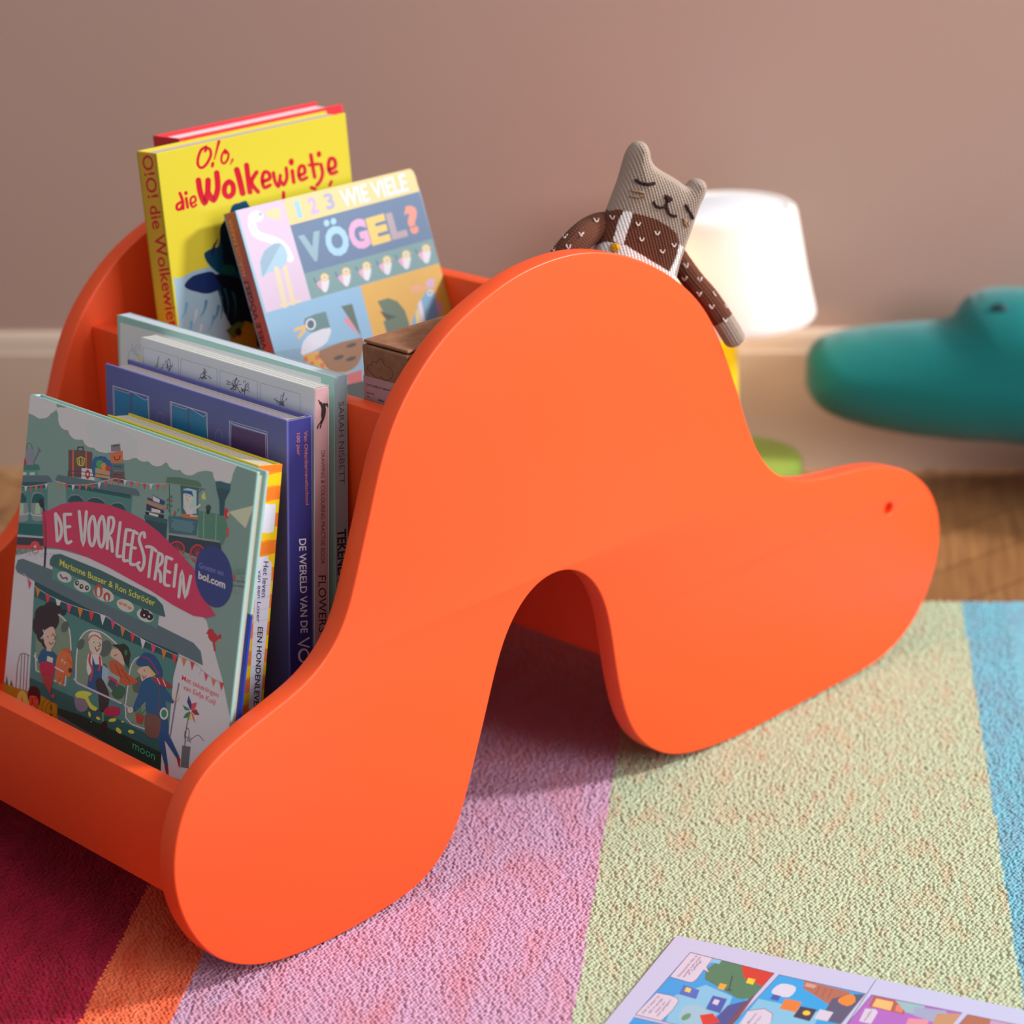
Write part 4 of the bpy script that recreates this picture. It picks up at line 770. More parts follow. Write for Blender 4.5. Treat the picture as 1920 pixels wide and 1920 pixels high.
    # rooster
    P([(1285, 1105), (1370, 1080), (1440, 1106), (1500, 1180), (1545, 1320), (1540, 1420), (1380, 1430), (1330, 1262), (1360, 1252)], (86, 108, 84), 0); P([(1300, 1180), (1360, 1205), (1436, 1226), (1356, 1255)], (40, 52, 40)); P([(1540, 1310), (1610, 1110), (1680, 1010), (1725, 1030), (1765, 1200), (1760, 1290), (1740, 1400), (1560, 1420)], (120, 172, 206), 0); P([(1600, 1130), (1625, 1090), (1670, 1310), (1640, 1330)], (226, 222, 232)); P([(1580, 1200), (1600, 1150), (1640, 1330), (1600, 1340)], (236, 206, 130))
    P([(1522, 980), (1560, 1000), (1590, 968), (1640, 1000), (1680, 966), (1680, 1000), (1640, 1020), (1560, 1040)], (236, 166, 130)); P([(1660, 960), (1690, 930), (1728, 930), (1726, 990), (1680, 1006)], (214, 176, 210)); a.ell(1694, 1040, 22, 25, (214, 226, 236)); a.ell(1694, 1040, 9, 10, (30, 90, 110)); P([(1716, 1012), (1745, 1030), (1720, 1042)], (236, 176, 170)); P([(1735, 1080), (1780, 1120), (1796, 1170), (1775, 1215), (1755, 1180)], (214, 150, 176), 2)
    s = Art(spine_frame(M4, W, T, 'L'), GS2, .45, (0, T, 0, H)).win(*R4)
    s.text('MARCOS FARINA', (258, 906), (140, 462), 30, (198, 138, 96), up=(-30, 8), bold=.012)
    s.text('1 2 3 WIE VIELE VÖGEL?', (520, 1846), (272, 940), 36, (40, 24, 30), up=(-36, 9), bold=.03)
    book('board_book', 'thick board book covered with geometric birds, leaning behind the cardboard box', M4, W, H, T, (150, 190, 214), 'L',
         (232, 226, 216), a, s, spine_col=(176, 92, 84), b=.0016, over=.0, gain=GB2, rough=.4, rc=.018)

GF, GS, GB, GS2, GB2 = 2.8, 1.1, .68, 1.3, .68
book_train(); book_yellow(); book_navy(); book_pink(); book_sage(); book_cow(); book_red(); book_birds()

# ------------------------------------------------------------------ cardboard box in the back bin
def carton():
    u0, u1, d0, d1, z0, z1 = .1002, .2350, .0172, .0613, .2102, .3655
    M4 = frame(rk(u0, d1, z0), -D, Z, -U); w_, h_, l_ = d1-d0, z1-z0, u1-u0
    root = empty('cardboard_box', M4, 'small brown cardboard box with a line drawn cloud and a white sticker', 'box')
    kraft = mat('kraft_card', (160, 112, 82), .85, spec=.2); colour_noise(kraft, 130, (158, 112, 84), (140, 94, 68), .3, .7)
    bm = bmesh.new(); box(bm, 0, w_, 0, h_, -l_, 0, 0, .0012, 2)
    a = Art(M4, 1.5, .8).win(660, 600, .15625); mats = [kraft]
    a.stroke([(185, 565), (192, 545), (228, 540), (240, 510), (268, 500), (295, 518), (310, 484), (342, 466), (372, 490), (396, 550), (442, 566), (480, 612), (490, 660), (466, 704), (420, 726), (380, 712), (340, 684), (308, 692), (268, 678), (226, 632), (192, 604), (184, 570)], 6, (34, 20, 16), 4)
    a.add_to(bm, mats); obj('carton', bm, mats, root)
    bm = bmesh.new(); box(bm, .0006, w_-.0006, h_+.0009, h_+.0030, -l_+.001, -.0012, 0, .0006, 1); obj('lid_flap', bm, kraft, root)
    bm = bmesh.new(); paper = mat('sticker_paper', (214, 204, 206), .6); mats = [paper]
    s = Art(M4, 1.6, .6, base=30).win(660, 600, .15625)
    s.poly([(138, 660), (720, 815), (720, 1240), (150, 1080)], (150, 118, 122))
    ik = (46, 30, 44)
    s.text('COTTONESS BY Fabiane Wün', (170, 785), (504, 866), 24, ik, up=(0, -26), bold=.03); s.text('Size 33 M', (174, 876), (268, 902), 22, ik, up=(0, -22), bold=.03); s.text('TSF', (178, 926), (210, 936), 22, ik, up=(0, -24), bold=.02); s.text('Malva', (320, 968), (390, 988), 22, ik, up=(0, -24), bold=.04)
    s.add_to(bm, mats); obj('sticker', bm, mats, root)
carton()

# ------------------------------------------------------------------ knitted toy cat
def project(P):
    v = (np.asarray(P)-CAM) @ RC.T
    return np.stack([960+F*v[..., 0]/v[..., 2], 960-F*v[..., 1]/v[..., 2]], -1)
def knit(x, y, cw=.0042, rh=.0019):
    c = np.abs(x/cw - np.floor(x/cw) - .5)*2                       # 0 in the middle of a rib, 1 in the ditch
    leg = np.clip(1-((c-.5)/.5)**2, 0, 1)**.8
    v = y/rh + .9*c; r = v-np.floor(v)
    return leg*(.45+.55*np.sin(PI*r))
def inside(pts, poly):
    x, y = pts[..., 0], pts[..., 1]; poly = np.asarray(poly, float); r = np.zeros(x.shape, bool); j = len(poly)-1
    for i in range(len(poly)):
        xi, yi = poly[i]; xj, yj = poly[j]
        if yi != yj:
            r ^= ((yi > y) != (yj > y)) & (x < (xj-xi)*(y-yi)/(yj-yi)+xi)
        j = i
    return r
def pillow(outline, M4, step, R, Hf, Hb, disp=None, curve=5):
    """a stuffed shape: outline in plane coordinates of M4, filled and blown up to both sides"""
    ol = catmull(outline, curve, True); n = len(ol)
    lo, hi = ol.min(0), ol.max(0)
    gx, gy = np.meshgrid(np.arange(lo[0], hi[0], step), np.arange(lo[1], hi[1], step)); gx[1::2] += step/2
    G = np.stack([gx.ravel(), gy.ravel()], 1); G = G[inside(G, ol)]
    def dist(Q):
        A, B = ol, np.roll(ol, -1, 0); out = np.full(len(Q), 1e9)
        for a, b in zip(A, B):
            t = np.clip(((Q-a) @ (b-a))/((b-a) @ (b-a)), 0, 1); out = np.minimum(out, np.hypot(*(Q-(a+t[:, None]*(b-a))).T))
        return out
    dG = dist(G); keep = dG > step*.55; G = G[keep]; dG = dG[keep]
    allp = np.vstack([ol, G])
    r = delaunay_2d_cdt([Vector(p) for p in allp], [(i, (i+1) % n) for i in range(n)], [], 1, 1e-7)
    V2 = np.array([tuple(v) for v in r[0]]); T = [f for f in r[2]]
    d = dist(V2); q = np.clip(d/R, 0, 1); prof = np.sqrt(np.clip(1-(1-q)**2, 0, 1)); border = d < step*.05
    dz = disp(V2[:, 0], V2[:, 1]) if disp else np.zeros(len(V2))
    fz = Hf*prof + dz*np.minimum(1, q*4); bz = -Hb*prof
    verts = [(x, y, z) for (x, y), z in zip(V2, fz)]; bidx = {}
    for i in range(len(V2)):
        if border[i]: bidx[i] = i
        else: bidx[i] = len(verts); verts.append((V2[i, 0], V2[i, 1], bz[i]))
    faces = []
    for f in T:
        a, b, c = V2[f[0]], V2[f[1]], V2[f[2]]
        if np.cross(b-a, c-a) < 0: f = f[::-1]
        faces.append(tuple(f)); g = tuple(bidx[i] for i in f[::-1])
        if set(g) != set(f): faces.append(g)
    me = bpy.data.meshes.new('pillow'); me.from_pydata(verts, [], faces); me.update()
    return me, np.array(verts), faces, len(V2)
def wool(name, rgb, gain=1):
    M = mat(name, rgb, .95, gain, .1, sheen=.08); bump_noise(M, 1800, .0005, .6); return M
W_grey = wool('oatmeal_wool', (160, 140, 126)); W_brown = wool('brown_wool', (104, 62, 46)); W_white = wool('white_wool', (226, 222, 218)); W_speck = wool('speckle_wool', (206, 184, 176)); W_dark = wool('dark_brown_thread', (52, 30, 30)); W_tan = wool('tan_thread', (150, 116, 88)); W_gold = wool('mustard_thread', (204, 146, 40))
def cat():
    C = rk(.300, .046, .405)
    vh = CAM-C; vh[2] = 0; vh /= np.linalg.norm(vh)
    n = vh*.75 - D*.42 + Z*.22; n /= np.linalg.norm(n)
    ex = np.cross(Z, n); ex /= np.linalg.norm(ex); ey = np.cross(n, ex)
    M4 = frame(C, ex, ey, n); Mi = M4.inverted()
    root = empty('knitted_cat', M4, 'grey knitted toy cat in a brown sweater draped over the rack beside the lamp', 'toy')
    def pl(px, py, off=0):
        q = Mi @ Vector(hit(px, py, C+n*off, n)); return (q.x, q.y)
    out = [(1157, 340), (1163, 320), (1168, 302), (1174, 284), (1184, 269), (1196, 264), (1208, 268), (1216, 282), (1219, 298), (1226, 310), (1238, 319), (1254, 328), (1270, 338), (1282, 347), (1288, 344), (1295, 337), (1306, 334), (1318, 339), (1323, 352), (1319, 368), (1311, 386), (1304, 404), (1298, 422), (1292, 440), (1285, 458), (1279, 476), (1273, 494), (1268, 514), (1262, 540), (1250, 560), (1225, 570), (1180, 572), (1135, 566), (1112, 550), (1106, 524), (1108, 495), (1113, 468), (1121, 440), (1131, 410), (1142, 380), (1150, 358)]
    ol = [pl(*p) for p in out]
    ca, sa = math.cos(-.17), math.sin(-.17)
    me, V, Fc, nf = pillow(ol, M4, .00050, .022, .0185, .017, lambda x, y: .0019*knit(x*ca-y*sa, x*sa+y*ca))
    Mn = np.array(M4); W3 = V @ Mn[:3, :3].T + Mn[:3, 3]; px = project(W3)
    zz = (px - np.array([1030, 250]))/.22393                          # photo window of the toy
    brown = inside(zz, [(380, 660), (440, 652), (500, 648), (580, 636), (640, 648), (700, 668), (800, 690), (900, 722), (1000, 782), (1060, 832), (1086, 900), (1092, 960), (1000, 1160), (860, 1070), (740, 1000), (640, 935), (480, 912), (380, 935), (300, 1000)])
    strap = inside(zz, [(622, 646), (700, 664), (668, 780), (620, 930), (530, 905), (580, 730)]) | inside(zz, [(1088, 930), (1124, 950), (1090, 1050), (1046, 1192), (1004, 1160), (1060, 1050)])
    belt = inside(zz, [(330, 945), (480, 908), (640, 935), (740, 1000), (860, 1070), (1000, 1155), (1060, 1195), (1100, 1400), (200, 1400)])
    code = np.where(strap | belt, 2, np.where(brown, 1, 0)); code[nf:] = np.where(px[nf:, 1] > 410, 1, 0)
    body = obj('body', me, [W_grey, W_brown, W_white], root)
    mi = [int(code[f[0]]) for f in Fc]
    me.polygons.foreach_set('material_index', mi); me.polygons.foreach_set('use_smooth', [True]*len(mi))
    pf = px[:nf]; Vf = V[:nf]
    def on(x, y, lift=.0004):                                         # window point -> spot on the knitted front (toy coordinates)
        p = np.array([1030+x*.22393, 250+y*.22393]); i = np.argsort(((pf-p)**2).sum(1))[:6]
        q = Vf[i].mean(0); return (q[0], q[1], Vf[i, 2].max()+lift)
    def thread(name, lines, r, M, smooth=4, parent=None):
        bm = bmesh.new()
        for l in lines: tube(bm, [on(*p) for p in (catmull(l, smooth) if smooth else l)], r, 6)
        return obj(name, bm, M, parent or root, 60)
    thread('closed_eye', [[(718, 384), (745, 405), (780, 422), (830, 428), (880, 416)]], .00115, W_dark)
    thread('closed_eye', [[(1136, 596), (1152, 625), (1172, 660), (1200, 712)]], .00105, W_dark)
    thread('nose', [[(966, 524), (1022, 556)], [(970, 532), (1016, 562)], [(974, 540), (1010, 568)], [(980, 548), (1002, 574)], [(990, 530), (990, 574)]], .0013, W_dark, 3)
    thread('mouth', [[(984, 576), (974, 610)], [(872, 575), (890, 605), (920, 622), (974, 614)], [(974, 614), (990, 650), (1015, 684), (1062, 694)]], .0010, W_dark)
    thread('whiskers', [[(690, 480), (745, 488), (792, 502)], [(680, 528), (740, 532), (800, 520)], [(760, 520), (800, 532)]], .0008, W_tan)
    thread('whiskers', [[(1118, 712), (1140, 745)], [(1122, 740), (1150, 780)], [(1150, 750), (1164, 772)]], .0008, W_tan)
    bm = bmesh.new()
    for k in range(5):
        r = 9+k*6; tube(bm, [on(545+r*math.cos(t), 956+r*.95*math.sin(t), .0009-.0001*k) for t in np.linspace(0, 2*PI, 16)], .00075, 6)
    obj('button', bm, W_gold, root, 60)
    bm = bmesh.new()
    for x, y in ((525, 706), (740, 760), (770, 888), (900, 836), (1040, 936), (945, 990), (372, 880)):
        for s in (-1, 1): tube(bm, [on(x+s*20, y-16), on(x+s*10, y+4), on(x, y+14)], .00055, 5)
    obj('speckles', bm, W_speck, root, 60)
    # arms
    def arm(path, r0, r1, paw, specks, dd):
        P = [Vector(hit(x, y, rk(0, d, 0), D)) for (x, y), d in zip(path, dd)]
        P = [Vector(p) for p in catmull(np.array(P), 40)]; L = [0]
        for a_, b_ in zip(P, P[1:]): L.append(L[-1]+(b_-a_).length)
        N = len(P); seg = 72; tot = L[-1]; V_ = []; prev = None; fr = []
        for i, p in enumerate(P):
            t = (P[min(i+1, N-1)]-P[max(i-1, 0)]).normalized(); a_ = t.orthogonal().normalized() if prev is None else (prev-t*prev.dot(t)).normalized(); prev = a_; b_ = t.cross(a_)
            e = min(L[i], tot-L[i]); r = (r0+(r1-r0)*L[i]/tot)
            if tot-L[i] < r: r *= math.sqrt(max(.0004, 1-(1-(tot-L[i])/r)**2))
            if L[i] < r: r *= math.sqrt(max(.05, 1-(1-L[i]/r)**2))
            for k in range(seg):
                th = 2*PI*k/seg; rr_ = r - .0007 + .0017*float(knit(np.array(th*r0*.93), np.array(L[i])))*(1 if e > .002 else .3)
                V_.append(Mi @ (p+(a_*math.cos(th)+b_*math.sin(th))*rr_))
            fr.append((p, a_, b_, r))
        Fq = [(i*seg+k, i*seg+(k+1) % seg, (i+1)*seg+(k+1) % seg, (i+1)*seg+k) for i in range(N-1) for k in range(seg)]
        Fq += [tuple(range(seg))[::-1], tuple((N-1)*seg+k for k in range(seg))]
        m_ = bpy.data.meshes.new('arm'); m_.from_pydata(V_, [], Fq); m_.update()
        o = obj('arm', m_, [W_brown, W_grey], root)
        m_.polygons.foreach_set('use_smooth', [True]*len(Fq)); m_.polygons.foreach_set('material_index', [1 if (L[min(f[0]//seg, N-1)] > tot*paw) else 0 for f in Fq])
        Vw = np.array([tuple(M4 @ v) for v in V_]); pp = project(Vw); dep = ((Vw-CAM) @ RC.T)[:, 2]
        bm = bmesh.new()
        for x, y in specks:
            def s_on(x, y):
                p = np.array([1030+x*.22393, 250+y*.22393]); d2 = ((pp-p)**2).sum(1); i = np.argsort(d2 + np.where(dep > np.median(dep[d2 < 900]) if (d2 < 900).any() else False, 400, 0))[0]
                return Mi @ (Vector(Vw[i])+Vector(CAM-Vw[i]).normalized()*.0005)
            for s in (-1, 1): tube(bm, [s_on(x+s*20, y-18), s_on(x+s*10, y+2), s_on(x, y+14)], .0006, 5)
        obj('speckles', bm, W_speck, o, 60)
    arm([(1150, 424), (1120, 426), (1092, 443), (1064, 472), (1038, 507), (1012, 545)], .0092, .0084, .85, [(395, 730), (265, 845), (130, 862), (160, 952), (40, 968)], (.048, .046, .046, .048, .052, .056))
    arm([(1258, 468), (1296, 522), (1325, 556), (1350, 592), (1368, 620), (1384, 648)], .0074, .0072, .74, [(1145, 1110), (1130, 1220), (1260, 1225), (1255, 1345), (1390, 1345), (1360, 1455), (1490, 1450), (1475, 1565)], (.042, .024, .0125, .0065, .001, -.003))
cat()

# ------------------------------------------------------------------ table lamp on the floor
def lamp():
    x, y = -.1039, 2.1552
    root = empty('table_lamp', Matrix.Translation((x, y, FZ)), 'glowing white shaded table lamp with yellow stem and green base standing on the floor', 'lamp')
    z0 = -FZ
    bm = bmesh.new(); lathe(bm, [(0, 0), (.066, 0), (.0695, .0015), (.070, .004), (.070, z0+.0405), (.0688, z0+.0440), (.066, z0+.045), (0, z0+.045)], 96)
    obj('base', bm, mat('green_lacquer', (126, 150, 62), .4), root, 40)
    bm = bmesh.new(); lathe(bm, [(0, z0+.0451), (.0098, z0+.0451), (.0098, z0+.225), (0, z0+.225)], 40); obj('stem', bm, mat('yellow_lacquer', (250, 206, 0), .35), root, 40)
    M = bpy.data.materials.new('opal_shade'); M.use_nodes = True; nt = M.node_tree; nt.nodes.clear()
    o_ = nt.nodes.new('ShaderNodeOutputMaterial'); df = nt.nodes.new('ShaderNodeBsdfDiffuse'); tr = nt.nodes.new('ShaderNodeBsdfTranslucent'); gl = nt.nodes.new('ShaderNodeBsdfGlossy'); mx = nt.nodes.new('ShaderNodeMixShader'); m2 = nt.nodes.new('ShaderNodeMixShader')
    df.inputs[0].default_value = (.9, .9, .91, 1); tr.inputs[0].default_value = (.92, .9, .88, 1); gl.inputs['Roughness'].default_value = .35; mx.inputs[0].default_value = .40; m2.inputs[0].default_value = .04
    nt.links.new(df.outputs[0], mx.inputs[1]); nt.links.new(tr.outputs[0], mx.inputs[2]); nt.links.new(mx.outputs[0], m2.inputs[1]); nt.links.new(gl.outputs[0], m2.inputs[2]); nt.links.new(m2.outputs[0], o_.inputs[0])
    b, t = z0+.184, z0+.288
    bm = bmesh.new()
    lathe(bm, [(.0545, t-.004), (.0553, t-.001), (.0575, t), (.0605, t-.0002), (.0640, t-.003), (.0655, t-.008), (.0738, b+.045), (.0815, b+.008), (.0822, b+.003), (.0805, b), (.0785, b+.003), (.0725, b+.045), (.0635, t-.009), (.060, t-.0065), (.0545, t-.0055), (.0545, t-.004)], 96)
    obj('lamp_shade', bm, M, root, 50)
    bm = bmesh.new(); lathe(bm, [(0, t-.002), (.0530, t-.002), (.0544, t-.0030), (.0544, t-.0062), (0, t-.0062)], 96)
    obj('shade_cap', bm, mat('cap_plastic', (240, 242, 248), .4), root, 50)
    l = bpy.data.lights.new('bulb', 'POINT'); l.energy = .42; l.color = (1.0, .74, .42); l.shadow_soft_size = .014
    lo = bpy.data.objects.new('bulb', l); COL.objects.link(lo); lo.parent = root; lo.location = (-.040, -.030, z0+.232)
lamp()

# ------------------------------------------------------------------ plush crocodile
def croc():
    C = np.array([.15, 2.185, .13]); n = np.array([-.10, -.985, .14]); n /= np.linalg.norm(n)
    ex = np.cross(Z, n); ex /= np.linalg.norm(ex); ey = np.cross(n, ex); M4 = frame(C, ex, ey, n); Mi = M4.inverted()
    out = [(1510, 700), (1513, 665), (1530, 638), (1560, 623), (1620, 611), (1700, 603), (1760, 598), (1786, 590), (1798, 572), (1818, 553), (1848, 541), (1885, 537), (1930, 541), (1985, 562), (2050, 590), (2200, 610), (2420, 640), (2560, 760), (2560, 880), (2400, 905), (2150, 905), (2040, 880), (1920, 836), (1800, 826), (1700, 814), (1620, 798), (1560, 778), (1526, 752), (1512, 726)]
    ol = []
    for p in out:
        q = Mi @ Vector(hit(p[0], p[1], C, n)); ol.append((q.x, q.y))
    me, V, Fc, nf = pillow(ol, M4, .006, .055, .05, .05)
    root = empty('plush_crocodile', M4, 'teal plush crocodile lying along the baseboard with its snout raised', 'toy')
    M = mat('teal_corduroy', (0, 108, 106), .9, spec=.15, sheen=.3)
    tc = node(M, 'ShaderNodeTexCoord'); wv = node(M, 'ShaderNodeTexWave'); bp = node(M, 'ShaderNodeBump'); wv.bands_direction = 'Y'; wv.inputs['Scale'].default_value = 230; wv.inputs['Distortion'].default_value = .6
    bp.inputs['Distance'].default_value = .0006; bp.inputs['Strength'].default_value = .4
    link(M, tc.outputs['Object'], wv.inputs['Vector']); link(M, wv.outputs['Fac'], bp.inputs['Height']); link(M, bp.outputs['Normal'], M.node_tree.nodes['Principled BSDF'].inputs['Normal'])
    obj('body', me, M, root, 180)
    pf = project(V[:nf] @ np.array(M4)[:3, :3].T + np.array(M4)[:3, 3])
    def on(x, y, lift=.001):
        i = np.argsort(((pf-np.array([x, y]))**2).sum(1))[:3]; q = V[:nf][i].mean(0); return (q[0], q[1], q[2]+lift)
    bm = bmesh.new(); tube(bm, [on(*p, .0002) for p in catmull([(1514, 728), (1530, 748), (1570, 762), (1640, 776), (1740, 795), (1850, 812), (1920, 820), (1990, 850)], 8)], .0036, 8); obj('jaw_seam', bm, M, root, 180)
    bm = bmesh.new()
    P = catmull([(.17, 2.185, .115), (.26, 2.180, .110), (.36, 2.165, .102), (.50, 2.160, .102), (.66, 2.16, .088), (.84, 2.16, .052), (1.02, 2.16, .022), (1.12, 2.155, .012)], 8); R_ = np.interp(np.arange(len(P)), np.arange(0, len(P), 8), [.030, .070, .100, .106, .094, .056, .028, .006])
    tube(bm, [Mi @ Vector((p[0], p[1], max(p[2], FZ+r_))) for p, r_ in zip(P, R_)], list(R_), 32); obj('trunk', bm, M, root, 180)
    for x in (.36, .62):
        bm = bmesh.new(); tube(bm, [Mi @ Vector(p) for p in catmull([(x, 2.10, .085), (x+.01, 2.03, .055), (x-.01, 1.985, .028), (x-.03, 1.965, .026)], 6)], list(np.interp(np.arange(19), [0, 8, 16, 18], [.042, .038, .033, .012])), 20); obj('leg', bm, M, root, 180)
    e = Vector(on(1876, 577, .0)); bm = bmesh.new(); bmesh.ops.create_uvsphere(bm, u_segments=24, v_segments=12, radius=1)
    for v in bm.verts: v.co = Vector((v.co.x*.0078, v.co.y*.0055, v.co.z*.003)) + e
    obj('eye', bm, mat('dark_teal_bead', (0, 58, 62), .5), root, 180)
croc()

# ------------------------------------------------------------------ comic pages on the rug
def comic():
    zt = .0014
    def fl(x, y): return Vector(hit(x, y, (0, 0, zt), Z))
    P0 = fl(1269, 1754); e1 = (fl(1920, 1894)-P0); e1.z = 0; e1.normalize(); e2 = Vector((-e1.y, e1.x, 0)); e2 = -e2; W, H = .268, .19
    M4 = frame(P0+e2*H, e1, -e2, (0, 0, 1))
    bm = bmesh.new(); pw = mat('magazine_paper', (176, 180, 206), .5)
    for x0, x1 in ((0, .1336), (.1342, W)): box(bm, x0, x1, 0, H, -.0008, 0, 0)
    mats = [pw]; a = Art(M4, .78, .45, (0, W, 0, H)); Z1 = (1090, 1740, .166667); Z2 = (1380, 1780, .28125)
    ln = (120, 92, 120); sk = (40, 160, 226); sk2 = (128, 196, 226); gr = (66, 128, 96); wt = (212, 206, 222); tx = (120, 96, 128)
    a.win(*Z1)
    a.poly([(1228, 275), (2170, 510), (1560, 1200), (610, 975)], sk); a.poly([(1400, 470), (1560, 360), (2160, 512), (2000, 700), (1900, 800), (1700, 760), (1500, 640), (1390, 580)], gr, 0); a.poly([(1470, 335), (1580, 365), (1550, 405), (1460, 385)], sk2); a.poly([(1050, 760), (1400, 640), (1700, 770), (1650, 900), (1300, 1130), (950, 1060)], sk2, 0)
    a.poly([(1800, 420), (2165, 512), (2040, 660), (1830, 560)], (206, 60, 48)); a.poly([(1700, 650), (1900, 640), (1950, 720), (1830, 800), (1700, 760)], gr, 2); a.poly([(1650, 870), (1840, 820), (1900, 830), (1700, 1100), (1400, 1130)], (60, 84, 150)); a.poly([(1800, 870), (1980, 720), (1830, 930), (1640, 1160), (1560, 1190)], (110, 72, 84)); a.poly([(1140, 900), (1260, 860), (1420, 920), (1440, 1010), (1300, 1080), (1100, 1050)], (154, 196, 214), 2); a.poly([(1330, 980), (1480, 960), (1560, 1060), (1370, 1100)], (212, 60, 50))
    a.poly([(1228, 275), (1440, 325), (1475, 345), (1465, 380), (1408, 440), (1440, 505), (1378, 470), (1300, 575), (1255, 610), (1215, 612), (1000, 550)], wt); a.stroke([(1475, 345), (1408, 440), (1440, 505), (1378, 470), (1300, 575), (1255, 610), (1215, 612), (1000, 550)], 6, ln)
    a.poly([(850, 730), (1010, 760), (1080, 790), (1094, 826), (1020, 930), (900, 1046), (610, 975)], wt); a.stroke([(850, 730), (1010, 760), (1080, 790), (1094, 826), (1020, 930), (900, 1046)], 6, ln)
    for t, p, d in (('Fantastisch! Het is', (1096, 556), (1304, 318)), ('eerlijk mijn auto', (1152, 560), (1344, 332)), ("in 't geding!", (1214, 530), (1352, 376)), ('Dat is waar! In', (694, 968), (880, 772)), ('dat is eerlijk', (766, 966), (922, 800)), ('waar en', (836, 962), (946, 840)), ('niet gelogen!', (856, 1000), (1014, 816))): a.text(t, p, d, 30, tx, up=(-16, -22), bold=.01)
    a.stroke([(1228, 275), (2170, 510), (1560, 1200)], 7, ln); a.stroke([(1228, 275), (610, 975), (1400, 1170)], 7, ln)
    (lx, ly), (rx, ry) = a.loc([(590, 1004), (2170, 510)])
    def rect(x0, x1, y0, y1, c, edge=True):
        P = [(x0, y0), (x1, y0), (x1, y1), (x0, y1)]; a.raw([P], c)
        if edge: a.raw([[(x0-.0003, y0-.0003), (x1+.0003, y0-.0003), (x1+.0003, y0+.0003), (x0-.0003, y0+.0003)], [(x0-.0003, y1-.0003), (x1+.0003, y1-.0003), (x1+.0003, y1+.0003), (x0-.0003, y1+.0003)]], ln)
    cw_ = (30, 160, 230), (236, 206, 120), (128, 196, 226), (178, 120, 190), (206, 120, 90), (110, 170, 130)
    hh = (ly-.012)/2
    for r in range(2):                                                # the rows below the first one
        y1 = ly - r*(hh+.001); y0 = y1-hh+.002
        for k, (xa, xb) in enumerate(((lx, rx), (rx+.003, .1290), (.1400, .1960), (.1990, .2590))):
            c_ = cw_[(r*4+k) % 6]; rect(xa, xb, y0, y1, c_); rect(xa, xb, y0, y0+hh*.28, cw_[(r*4+k+3) % 6], False)
            if k or r: rect(xa+.003, xa+.024, y1-.014, y1-.001, wt, False)
            rect(xb-.022, xb-.008, y0+hh*.28, y0+hh*.62, cw_[(r+k+4) % 6], False); rect(xb-.018, xb-.012, y0+hh*.28, y0+hh*.46, (90, 60, 70), False)
    a.strokes([[(1700, 540), (1660, 700)], [(1640, 690), (1690, 700)]], 14, (60, 66, 90)); a.poly([(1150, 640), (1330, 700), (1290, 800), (1100, 745)], (70, 110, 190)); a.poly([(1180, 665), (1240, 685), (1220, 730), (1160, 712)], (236, 206, 90)); a.poly([(1480, 760), (1640, 800), (1560, 960), (1400, 910)], (58, 92, 176)); a.poly([(1500, 800), (1560, 815), (1530, 870), (1470, 850)], (214, 206, 222)); a.poly([(1560, 620), (1640, 640), (1600, 700), (1530, 680)], (232, 170, 60)); a.poly([(1880, 560), (1960, 580), (1930, 640), (1850, 618)], (236, 206, 60)); a.ell(1180, 1000, 60, 30, (96, 150, 110), -30)
    a.win(*Z2)
    a.poly([(288, 170), (862, 296), (640, 560), (-60, 540)], (30, 166, 230)); a.poly([(150, 330), (560, 420), (500, 560), (-20, 540)], sk2); a.poly([(455, 208), (550, 232), (762, 284), (700, 400), (620, 370), (520, 305), (448, 262)], (176, 112, 92)); a.poly([(470, 222), (540, 240), (520, 262), (458, 246)], (206, 160, 150)); a.strokes([[(560, 250), (530, 300)], [(600, 258), (572, 318)], [(640, 268), (612, 330)]], 4, (140, 82, 66)); a.poly([(640, 330), (760, 300), (860, 300), (700, 500), (560, 470)], (86, 92, 120)); a.poly([(700, 320), (780, 300), (796, 350), (740, 380), (680, 350)], (230, 140, 60), 2)
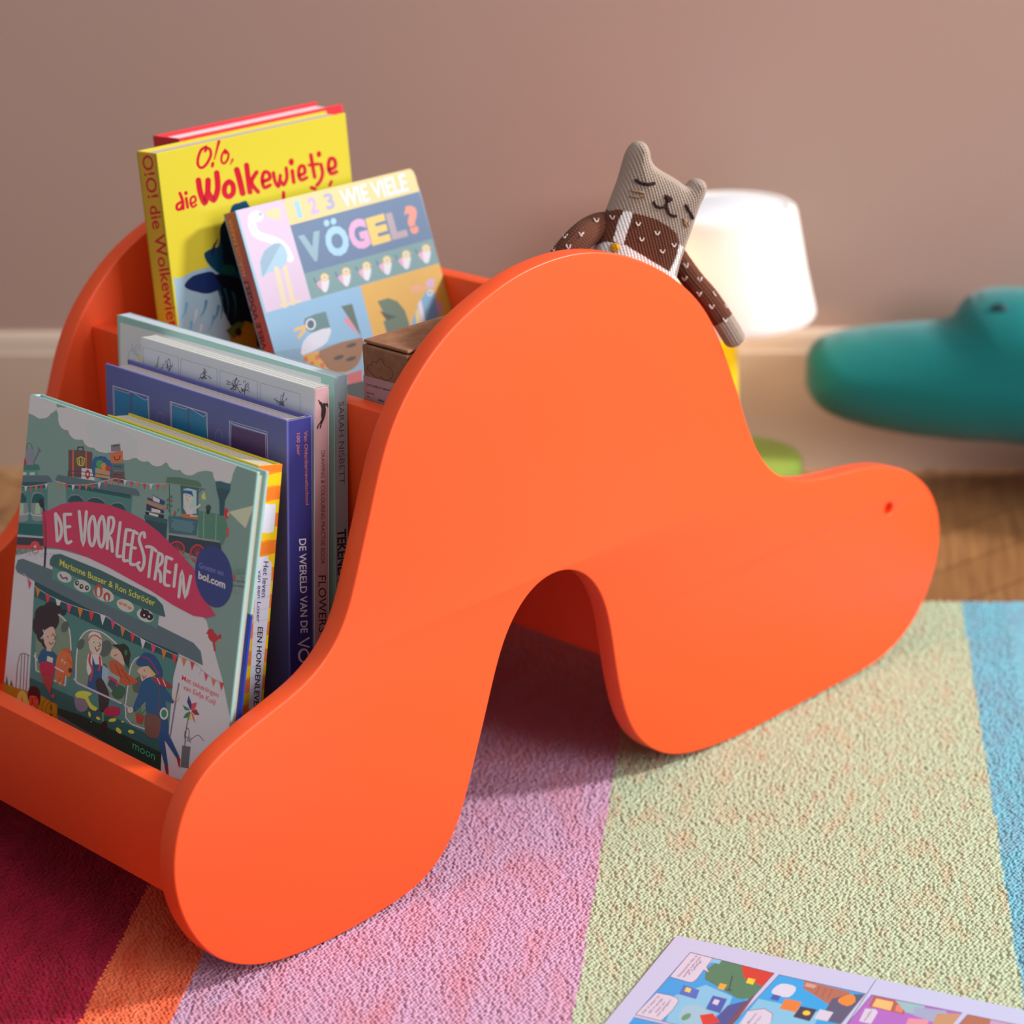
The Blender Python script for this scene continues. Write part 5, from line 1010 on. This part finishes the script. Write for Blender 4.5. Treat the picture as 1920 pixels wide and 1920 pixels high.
    a.poly([(300, 230), (400, 254), (350, 320), (236, 290)], (214, 214, 230), 3); a.poly([(330, 330), (440, 352), (400, 420), (290, 396)], (226, 130, 60)); a.poly([(430, 380), (540, 402), (490, 480), (380, 450)], (54, 60, 84)); a.ell(470, 425, 26, 16, (240, 206, 60)); a.poly([(250, 300), (300, 312), (280, 345), (226, 332)], (60, 90, 170)); a.poly([(560, 400), (650, 420), (610, 480), (520, 462)], (214, 206, 222))
    a.poly([(80, 410), (190, 395), (244, 430), (236, 480), (160, 560), (-10, 560)], wt, 0); a.stroke([(80, 410), (190, 395), (244, 430), (236, 480)], 4, ln)
    a.text('Misschien', (82, 500), (140, 430), 18, tx, up=(-8, -12), bold=.01); a.text('was hij al', (120, 510), (168, 452), 18, tx, up=(-8, -12), bold=.01)
    a.stroke([(-60, 540), (288, 170), (862, 296), (640, 560)], 4, ln)
    a.poly([(905, 305), (1508, 425), (1400, 560), (690, 560)], (178, 108, 196)); a.poly([(920, 312), (1140, 360), (1120, 436), (885, 382)], (172, 100, 84)); a.poly([(936, 328), (1050, 352), (1030, 410), (906, 380)], (240, 190, 120)); a.poly([(1070, 370), (1120, 380), (1106, 425), (1058, 412)], (226, 130, 110)); a.poly([(1060, 340), (1260, 375), (1240, 450), (1130, 420)], (150, 190, 196)); a.poly([(1190, 385), (1400, 410), (1420, 450), (1350, 500), (1180, 440)], (160, 170, 200)); a.poly([(1340, 430), (1500, 430), (1420, 540), (1300, 520)], (196, 150, 110), 0); a.poly([(1150, 460), (1290, 470), (1260, 540), (1120, 530)], (226, 150, 160))
    a.poly([(862, 395), (930, 400), (946, 420), (900, 498), (820, 480)], wt, 0); a.text('Aangifte!', (856, 482), (908, 412), 18, tx, up=(-8, -10), bold=.01); a.stroke([(690, 560), (905, 305), (1508, 425)], 4, ln)
    a.poly([(1545, 436), (2100, 550), (2060, 620), (1400, 600)], (176, 112, 88)); a.poly([(1700, 470), (1900, 515), (1880, 560), (1680, 540)], (196, 160, 196)); a.stroke([(1400, 600), (1545, 436), (2100, 550)], 4, ln)
    a.add_to(bm, mats)
    o = obj('comic_page', bm, mats); o.matrix_world = M4
    tag(o, 'open white comic pages lying on the pale green stripe of the rug', 'magazine')
comic()
bpy.context.view_layer.update()
